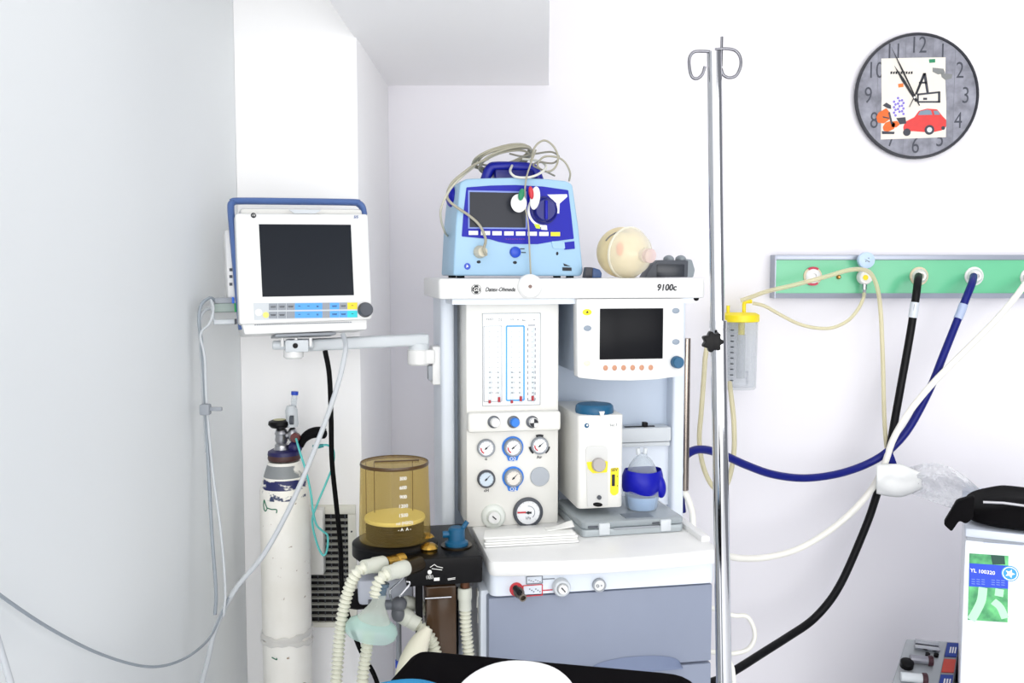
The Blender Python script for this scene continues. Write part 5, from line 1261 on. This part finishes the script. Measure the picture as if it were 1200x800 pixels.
# suction jar
jw = P(866, 455, 2.71); SF = Frame(jw, Matrix.Identity(3)); jar = thing('suction_jar', SF, 'clear suction jar with yellow lid on the wall behind drip stand', 'jar')
s = 2.71 / F_PX; jy = lambda px, py, d=0: SF.y(px, py, d)
zj = jy(866, 372).z
MB().lathe([(0, 0), (s * 18.5, 0), (s * 19.5, .004), (s * 20.5, zj), (s * 19.8, zj), (s * 18.6, .006), (0, .006)], n=40).build('jar', clear('clear_jar', (250, 251, 252), (232, 236, 238), .1, .08), jar)
lid = MB().lathe([(s * 20.8, zj - .012), (s * 22, zj - .01), (s * 22, zj + .008), (s * 18, zj + .014), (0, zj + .016)], n=40).build('lid', YEL, jar)
def spout(px):
    c = jy(px, 362); z1 = jy(px, 353.5).z
    return smooth_path([(c.x, 0, zj + .01), (c.x, 0, z1 - .006), (c.x + .006, 0, z1), (c.x + .022, 0, z1 + .001)], 6)
MB().tube(spout(872), .0058, 10).build('spout', YEL, lid)
MB().tube([(-.036, 0, zj + .01), (-.036, 0, zj + .035)], .005, 10).build('spout', YEL, lid)
c = jy(869, 380); MB().cyl((c.x, 0, zj - .05), (c.x, 0, zj - .004), .0095, n=18).build('float_valve', mat('olive_yellow', (206, 190, 50), .5), lid)
MB().cyl((c.x, 0, .03), (c.x, 0, zj - .05), .012, n=18).build('inner_tube', clear('inner_clear', (246, 247, 248), (226, 230, 232), .14, .15), lid)
mb = MB()
for k in range(11):
    t = math.radians(232); R_ = s * 20.6 + .001; zz = .012 + k * (zj - .03) / 11; 
    T = Matrix.Translation((R_ * math.cos(t), R_ * math.sin(t), zz)) @ Matrix.Rotation(t + PI / 2, 4, 'Z')
    q_ = MB().box(-.005, .005, -.0006, .0006, -.0014, .0014); q_.xf(T)
    me_ = bpy.data.meshes.new('x'); q_.bm.to_mesh(me_); q_.bm.free(); mb.bm.from_mesh(me_); bpy.data.meshes.remove(me_)
mb.build('scale_marks', INK, jar)
mb = MB()
for k in range(5): mb.text('lme'[k % 3], .012, (.009 + .002 * (k % 2), -s * 20.2, .018 + k * .009), .0003, .2)
mb.build('jar_print', INKG, jar)
MB().box(-.02, .02, s * 19, YW - jw.y, zj - .045, zj - .004, .003).build('wall_bracket', LGREY, jar)

# wrap and plastic bag at the hose crossing
def clothw(u, v):
    L_, R_ = (1026 + 3 * v, 546), (1081, 566)
    px = 1027 + 53 * u
    top = 545 - 2 * u if u < .5 else 544 + 26 * (u - .5) ** 1.2
    bot = 577 + 4 * math.sin(u * 3) - (14 * max(0, u - .55))
    py = top + (bot - top) * v
    Y_ = 2.535 - .03 * math.sin(PI * v) * (1 - .5 * u) + .012 * noise.noise((u * 4, v * 3, 1))
    return P(px, py, Y_)
mb = MB().grid(clothw, 24, 14)
mb.m = 0
o = single('paper_wrap', mb, mat('white_tissue', (232, 233, 232), .8), 'white paper wrapped round the crossing hoses', 'paper wrap')
o.modifiers.new('thick', 'SOLIDIFY').thickness = .004
PLB = clear('clear_film', (244, 245, 247), (240, 241, 244), .42, .18)
def film(u, v):
    px = 1062 + 92 * u; c_ = 562 + 34 * u - 10 * math.sin(PI * u * .9); w_ = 14 + 10 * math.sin(PI * u) 
    py = c_ + (v - .5) * 2 * w_
    Y_ = 2.56 - .2 * u + .022 * math.sin(v * 9 + u * 5) + .03 * noise.noise((u * 5, v * 5, 3)) + .016 * abs(noise.noise((u * 13 + v * 5, v * 11 - u * 6, 7)))
    return P(px, py, Y_)
o = single('plastic_film', MB().grid(film, 90, 56), PLB, 'crumpled clear plastic film trailing from paper wrap to black bag', 'plastic film')
def film2(u, v):
    px = 1060 + 70 * u; c_ = 578 + 12 * u + 8 * math.sin(u * 6); py = c_ + (v - .5) * 16
    return P(px, py, 2.58 - .15 * u + .02 * math.sin(v * 7 + u * 9))

# ================================================================== FRIDGE, BAG, CASE
fl = P(1131, 622, 2.08); RA_ = -25
FF = Frame(Vector((fl.x, fl.y, 0)), rotz(RA_)); fy = FF.y
fr = thing('mini_fridge', FF, 'white mini fridge with green and blue label at the right edge', 'fridge')
zt_f = FF.y(1133, 618.5, 0).z; zg = FF.y(1133, 628.5, 0).z; zdt = FF.y(1133, 632.5, 0).z
FW, FD = .50, .46
WF = mat('fridge_white', (230, 233, 240), .35)
MB().box(.003, FW - .003, .045, FD, .03, zg - .002, .004).build('cabinet', WF, fr)
MB().box(0, FW, -.004, FD, zg, zt_f, .004).build('top', mat('fridge_top', (206, 213, 226), .4), fr)
MB().box(.004, FW - .004, .004, .045, zdt, zg).build('door_gasket', MGREY, fr)
door = MB().box(0, FW, 0, .04, .05, zdt, .006).build('door', WF, fr)
a = pp(FF, [(1152, 635), (1230, 641), (1230, 652), (1163, 645.5), (1157, 642)], 0); MB().prism(rpoly(a, .004), -.0012, .004).build('handle_recess', mat('recess_lilac', (204, 210, 226), .4), door)
for xx in (.04, FW - .04):
    for yy in (.06, FD - .04): MB().cyl((xx, yy, 0), (xx, yy, .032), .018, n=14).build('foot', DGREY, fr)
def fp(px, py, d=-.0004): return fy(px, py, d)
def fpoly(pts, d, name, m, par, r=0):
    a = pp(FF, pts, 0); return MB().prism(rpoly(a, r) if r else a, d - .0004, d + .0004).build(name, m, par)
gl = bpy.data.materials.new('green_leafy_print'); gl.use_nodes = True; nt = gl.node_tree; b_ = nt.nodes['Principled BSDF']; b_.inputs['Roughness'].default_value = .4
tc = nt.nodes.new('ShaderNodeTexCoord'); n1 = nt.nodes.new('ShaderNodeTexNoise'); n1.inputs['Scale'].default_value = 28; n1.inputs['Detail'].default_value = 3; nt.links.new(tc.outputs['Object'], n1.inputs['Vector'])
cr = nt.nodes.new('ShaderNodeValToRGB'); cr.color_ramp.elements[0].position = .32; cr.color_ramp.elements[0].color = lin((30, 104, 72)); cr.color_ramp.elements[1].position = .68; cr.color_ramp.elements[1].color = lin((110, 206, 130))
nt.links.new(n1.outputs['Fac'], cr.inputs['Fac']); nt.links.new(cr.outputs['Color'], b_.inputs['Base Color'])
lab = fpoly([(1136, 648), (1181.8, 651), (1180.8, 729), (1134, 726)], -.0004, 'label', gl, door)
fpoly([(1136, 659.5), (1181.7, 662.5), (1181.4, 689.5), (1135.5, 686.5)], -.0010, 'blue_band', mat('label_blue', (34, 70, 200), .4), lab)
fpoly([(1161, 650), (1177, 651), (1178, 661), (1163, 661)], -.0009, 'dark_patch', mat('dark_green_patch', (26, 70, 60), .5), lab)
LG_ = mat('pale_green_print', (176, 240, 190), .5)
mb = MB()
def fp2(px, py): v = fy(px, py, 0); return (v.x, -.001, v.z)
mb.tube(smooth_path([fp2(1152, 688), fp2(1150, 703), fp2(1144, 716), fp2(1138, 726)], 6), [.009] * 19, 8, .06)
mb.tube(smooth_path([fp2(1164, 704), fp2(1172, 711), fp2(1178, 724)], 6), [.008] * 13, 8, .06)
mb.tube([fp2(1166, 693), fp2(1176, 695)], .0085, 8, .06)
for v in mb.bm.verts: v.co.y = -.0008 - (.0006 if v.co.y < -.001 else 0)
mb.build('pale_leaves', LG_, lab)
c = fy(1151.5, 669.5, 0); mb = MB().text('YL 100320', .0115, (c.x, -.0017, c.z), .0003, bold=.0002)
mb.build('lettering', WPRINT, lab)
mb = MB()
for r_ in range(3):
    for k in range(7):
        if k == 3: continue
        c = fy(1138.5 + k * 5.8, 678 + r_ * 2.6 + k * .25, 0); mb.box(c.x, c.x + .007, -.0017, -.001, c.z - .0008, c.z + .0006)
mb.build('small_print', mat('label_small_print', (120, 146, 226), .5), lab)
c = fy(1183.5, 671.5, 0); s = 2.1 / F_PX
sl_ = MB().disc(c.x, c.z, -.0024, -.001, 9 * s, 30).build('round_seal', mat('seal_blue', (50, 150, 220), .4), lab)
mb = MB().ring(c.x, c.z, -.003, -.002, 7 * s, 8 * s); mb.prism([(c.x + (5.5 if i % 2 == 0 else 2.5) * s * math.cos(PI / 5 * i), c.z + (5.5 if i % 2 == 0 else 2.5) * s * math.sin(PI / 5 * i)) for i in range(10)], -.003, -.002); mb.build('seal_mark', WPRINT, sl_)

bg = thing('black_bag', Frame(FF.wor((.2, .085, zt_f + .0005)), rotz(RA_)), 'black fabric bag with strap lying on the white mini fridge', 'bag')
Bk = mat('black_nylon', (11, 10, 12), .75, 0, .1, 30, .2, .06)
def bagf(u, v):
    a = 2 * PI * u; b2 = (v - .5) * PI
    cx_, cy_, cz2 = math.cos(a), math.sin(a), math.sin(b2); cb = math.cos(b2)
    pw = lambda t, e: math.copysign(abs(t) ** e, t)
    X = .245 * pw(cx_, .45) * pw(cb, .4) + .045; Y = .13 * pw(cy_, .45) * pw(cb, .4) + .03
    Z = .034 * (1 + pw(cz2, .5)) + .010 * noise.noise((u * 6, v * 4, 5)) * max(0, cz2)
    if X < -.12: Z *= 1 - .25 * min(1, (-.12 - X) / .08)
    return (X, Y, max(0, Z * .92))
mb = MB().grid(bagf, 64, 24); bmesh.ops.remove_doubles(mb.bm, verts=mb.bm.verts, dist=.0004); mb.build('body', Bk, bg, 60)
# strap flap at the left
SB = Frame(FF.wor((.2, .1, zt_f + .0005)), rotz(RA_)); sy_ = SB.y
a = pp(SB, [(1121, 585), (1142, 579), (1140, 604), (1132, 611), (1124, 607), (1115, 620), (1105.5, 611), (1114, 597)], -.112)
MB().prism(rpoly(a, .006), -.122, -.09, 'y', .004).build('strap_flap', Bk, bg)
mb = MB(); 
c0_, c1_ = sy_(1152, 587, -.10), sy_(1205, 588, -.10)
mb.tube([(c0_.x, -.095, c0_.z), (c0_.x + .04, -.098, c0_.z + .003), (c1_.x, -.095, c0_.z)], .003, 8); mb.build('zip', STEEL, bg)

# instrument case low by the fridge
ec = P(1090, 775, 2.38); EF = Frame(Vector((ec.x, ec.y, 0)), rotz(-6)); 
ins = thing('instrument_console', EF, 'low grey instrument box with knobs and blue and red squares beside fridge', 'instrument box')
# sloping top panel: local frame
tl, tr = EF.loc(P(1062, 748, 2.46)), EF.loc(P(1125, 752, 2.44)); bl_ = EF.loc(P(1040, 815, 2.28)); br_ = EF.loc(P(1114, 818, 2.26))
CGr = mat('console_grey', (150, 154, 158), .4)
mb = MB(); dn = lambda v: Vector((v.x, v.y, 0.002))
cor = [bl_, br_, tr, tl]; mb.poly([dn(v) for v in cor], cor, .004); mb.build('body', CGr, ins)
eu = (tr - tl).normalized(); ev = (bl_ - tl).normalized(); en = eu.cross(ev).normalized()
if en.z < 0: en = -en
wu = (tr - tl).length; wv = (bl_ - tl).length
def ep(u, v, h=0): return tl.lerp(tr, u).lerp(bl_.lerp(br_, u), v) + en * h
def esq(u0, u1, v0, v1, h0, h1, name, m, par=ins):
    q_ = [(u0, v0), (u0, v1), (u1, v1), (u1, v0)]
    return MB().poly([ep(u, v, h0) for u, v in q_], [ep(u, v, h1) for u, v in q_]).build(name, m, par)
esq(.02, .76, .03, .97, 0, .002, 'plate', mat('console_plate', (172, 176, 180), .3, .3))
b1_ = esq(.77, .98, .04, .29, 0, .003, 'blue_square', mat('console_blue', (30, 60, 150), .4))
esq(.77, .98, .34, .57, 0, .003, 'red_square', mat('console_red', (200, 70, 56), .4))
b2_ = esq(.77, .98, .62, .86, 0, .003, 'blue_square', mat('console_blue', (30, 60, 150), .4))
for bb, v0 in ((b1_, .15), (b2_, .72)):
    mb = MB()
    for k in range(3): mb.poly([ep(.84 + k * .045, v0 + .08, .003), ep(.865 + k * .045, v0 + .08, .003), ep(.865 + k * .045, v0 - .03, .003), ep(.84 + k * .045, v0 - .03, .003)], [ep(.84 + k * .045, v0 + .08, .0036), ep(.865 + k * .045, v0 + .08, .0036), ep(.865 + k * .045, v0 - .03, .0036), ep(.84 + k * .045, v0 - .03, .0036)])
    mb.build('square_marks', WPRINT, bb)
for u0, u1, v, r in ((.18, .62, .10, .008), (.2, .66, .19, .007)):
    mb = MB().cyl(ep(u0, v, r + .002), ep(u1, v + .03, r + .002), r, n=18, b=.001); mb.build('steel_tube', CHROME, ins)
for u0, u1, v, r in ((.18, .52, .42, .011), (.12, .5, .74, .012)):
    tbo = MB().cyl(ep(u0, v, r + .002), ep(u1, v + .02, r + .002), r, n=18, b=.002).build('syringe_barrel', LGREY if v > .5 else mat('dim_silver', (150, 150, 158), .3, .6), ins)
    MB().cyl(ep(u1 - .02, v + .02, r + .002), ep(u1 + .07, v + .024, r + .002), r * 1.25, n=18, b=.002).build('dark_red_cap', mat('dark_maroon', (64, 26, 36), .4), tbo)
MB().lathe([(.017, 0), (.017, .014), (.013, .017), (0, .017)], ep(.16, .5, .002), en, 22).build('black_knob', BLACK, ins)
for u, v in ((.62, .30), (.47, .3)): MB().lathe([(.006, 0), (.006, .008), (0, .01)], ep(u, v, .002), en, 14).build('small_knob', BLACK, ins)

# ================================================================== OPERATING TABLE
zt2 = .86
def pz_(px, py, z):
    d = ray(px, py); return EYE + d * ((z - EYE.z) / d.z)
fL, fR = pz_(486, 757, zt2), pz_(820, 787, zt2)
u = (fR - fL); TW = u.length; ta = math.degrees(math.atan2(u.y, u.x))
TFm = Frame(Vector((*((fL + fR) / 2).xy, 0)), rotz(ta))
tb = thing('operating_table', TFm, 'black padded operating table in the foreground at the bottom edge', 'operating table')
PADM = mat('black_vinyl', (7, 5, 8), .85, 0, .08, 8, 0, .04)
LL = 1.25
mb = MB().prism(rpoly([(-TW / 2, 0), (-TW / 2 - .05, -LL), (TW / 2 + .03, -LL), (TW / 2, 0)], [.03, .05, .05, .05]), zt2 - .07, zt2, 'z', .018, 4); mb.build('pad', PADM, tb)
MB().box(-TW / 2 + .03, TW / 2 - .03, -LL + .03, -.03, zt2 - .1, zt2 - .072, .004).build('frame', STEEL, tb)
MB().box(-.09, .09, -.85, -.4, .1, zt2 - .1, .02).build('column', LGREY, tb)
MB().box(-.2, .2, -1.05, -.12, 0, .1, .02).build('base', MGREY, tb)
pw = P(600, 800, 1.06); PWF = Frame(Vector((pw.x, 1.07, zt2 + .0005)), rotz(ta + 4))
plw = thing('pillow', PWF, 'white pillow lying on the black operating table', 'pillow')
def pil(u, v):
    a = 2 * PI * u; b2 = (v - .5) * PI; pw_ = lambda t, e: math.copysign(abs(t) ** e, t); cb = math.cos(b2)
    return (.08 * pw_(math.cos(a), .9) * pw_(cb, .8), .13 * pw_(math.sin(a), .9) * pw_(cb, .8), max(0, 0.068 * .5 * (1 + pw_(math.sin(b2), .8))))
mb = MB().grid(pil, 48, 20); bmesh.ops.remove_doubles(mb.bm, verts=mb.bm.verts, dist=.0004); mb.build('cushion', mat('white_cotton', (252, 252, 252), .8), plw, 70)
c = TFm.loc(pz_(470, 797.5, zt2))
csh = thing('cyan_drape', Frame(TFm.wor((-TW / 2 + .06, c.y - .1, zt2)), rotz(ta)), 'bright blue cloth on the left edge of black operating table', 'cloth')
def drp(u, v): return (-.065 + .10 * u, .1 * (1 - (2 * u - 1) ** 2 * .25) - .5 * v, .003 + .004 * noise.noise((u * 3, v * 6, 2)) ** 2)
o = MB().grid(drp, 12, 20).build('sheet', mat('cyan_cloth', (40, 160, 220), .8), csh); o.modifiers.new('thick', 'SOLIDIFY').thickness = .002

# ================================================================== CAMERA, LIGHT, WORLD
cam = bpy.data.cameras.new('camera'); co = bpy.data.objects.new('camera', cam); COL.objects.link(co)
cam.sensor_width = 36; cam.lens = F_PX / 1200 * 36; cam.clip_start = .01
co.location = EYE; co.rotation_euler = (PI / 2 - PITCH, 0, 0)
SC.camera = co
w = bpy.data.worlds.new('world'); SC.world = w; w.use_nodes = True; nt = w.node_tree
bg_ = nt.nodes['Background']
tc = nt.nodes.new('ShaderNodeTexCoord'); sp = nt.nodes.new('ShaderNodeSeparateXYZ'); nt.links.new(tc.outputs['Generated'], sp.inputs[0])
cr = nt.nodes.new('ShaderNodeValToRGB'); nt.links.new(sp.outputs['X'], cr.inputs['Fac'])
mr = nt.nodes.new('ShaderNodeMapRange'); mr.inputs['From Min'].default_value = -1; mr.inputs['From Max'].default_value = 1
nt.links.new(sp.outputs['X'], mr.inputs['Value']); nt.links.new(mr.outputs['Result'], cr.inputs['Fac'])
e = cr.color_ramp.elements; e[0].position = .52; e[0].color = (1, 1, 1, 1); e[1].position = .82; e[1].color = (.16, .165, .18, 1)
nt.links.new(cr.outputs['Color'], bg_.inputs['Color']); bg_.inputs['Strength'].default_value = 1.65
def area(name, loc, target, size, energy, colr=(1, 1, 1)):
    l = bpy.data.lights.new(name, 'AREA'); l.shape = 'RECTANGLE'; l.size = size[0]; l.size_y = size[1]; l.energy = energy; l.color = colr
    o = bpy.data.objects.new(name, l); COL.objects.link(o); o.location = loc
    o.rotation_euler = (Vector(target) - Vector(loc)).to_track_quat('-Z', 'Y').to_euler(); return o
area('window_light', (.45, -1.8, 1.3), (-.05, 2.6, 1.3), (2.4, 1.7), 34, (1, .995, .98))
area('added_side_fill', (1.8, -.3, 1.5), (-.6, 2.4, 1.35), (1.4, 1.4), 15)  # added fill lamp with no real source, lifts the left corner and soffit
SC.view_settings.view_transform = 'Standard'
SC.view_settings.look = 'None'
SC.view_settings.exposure = 0.33
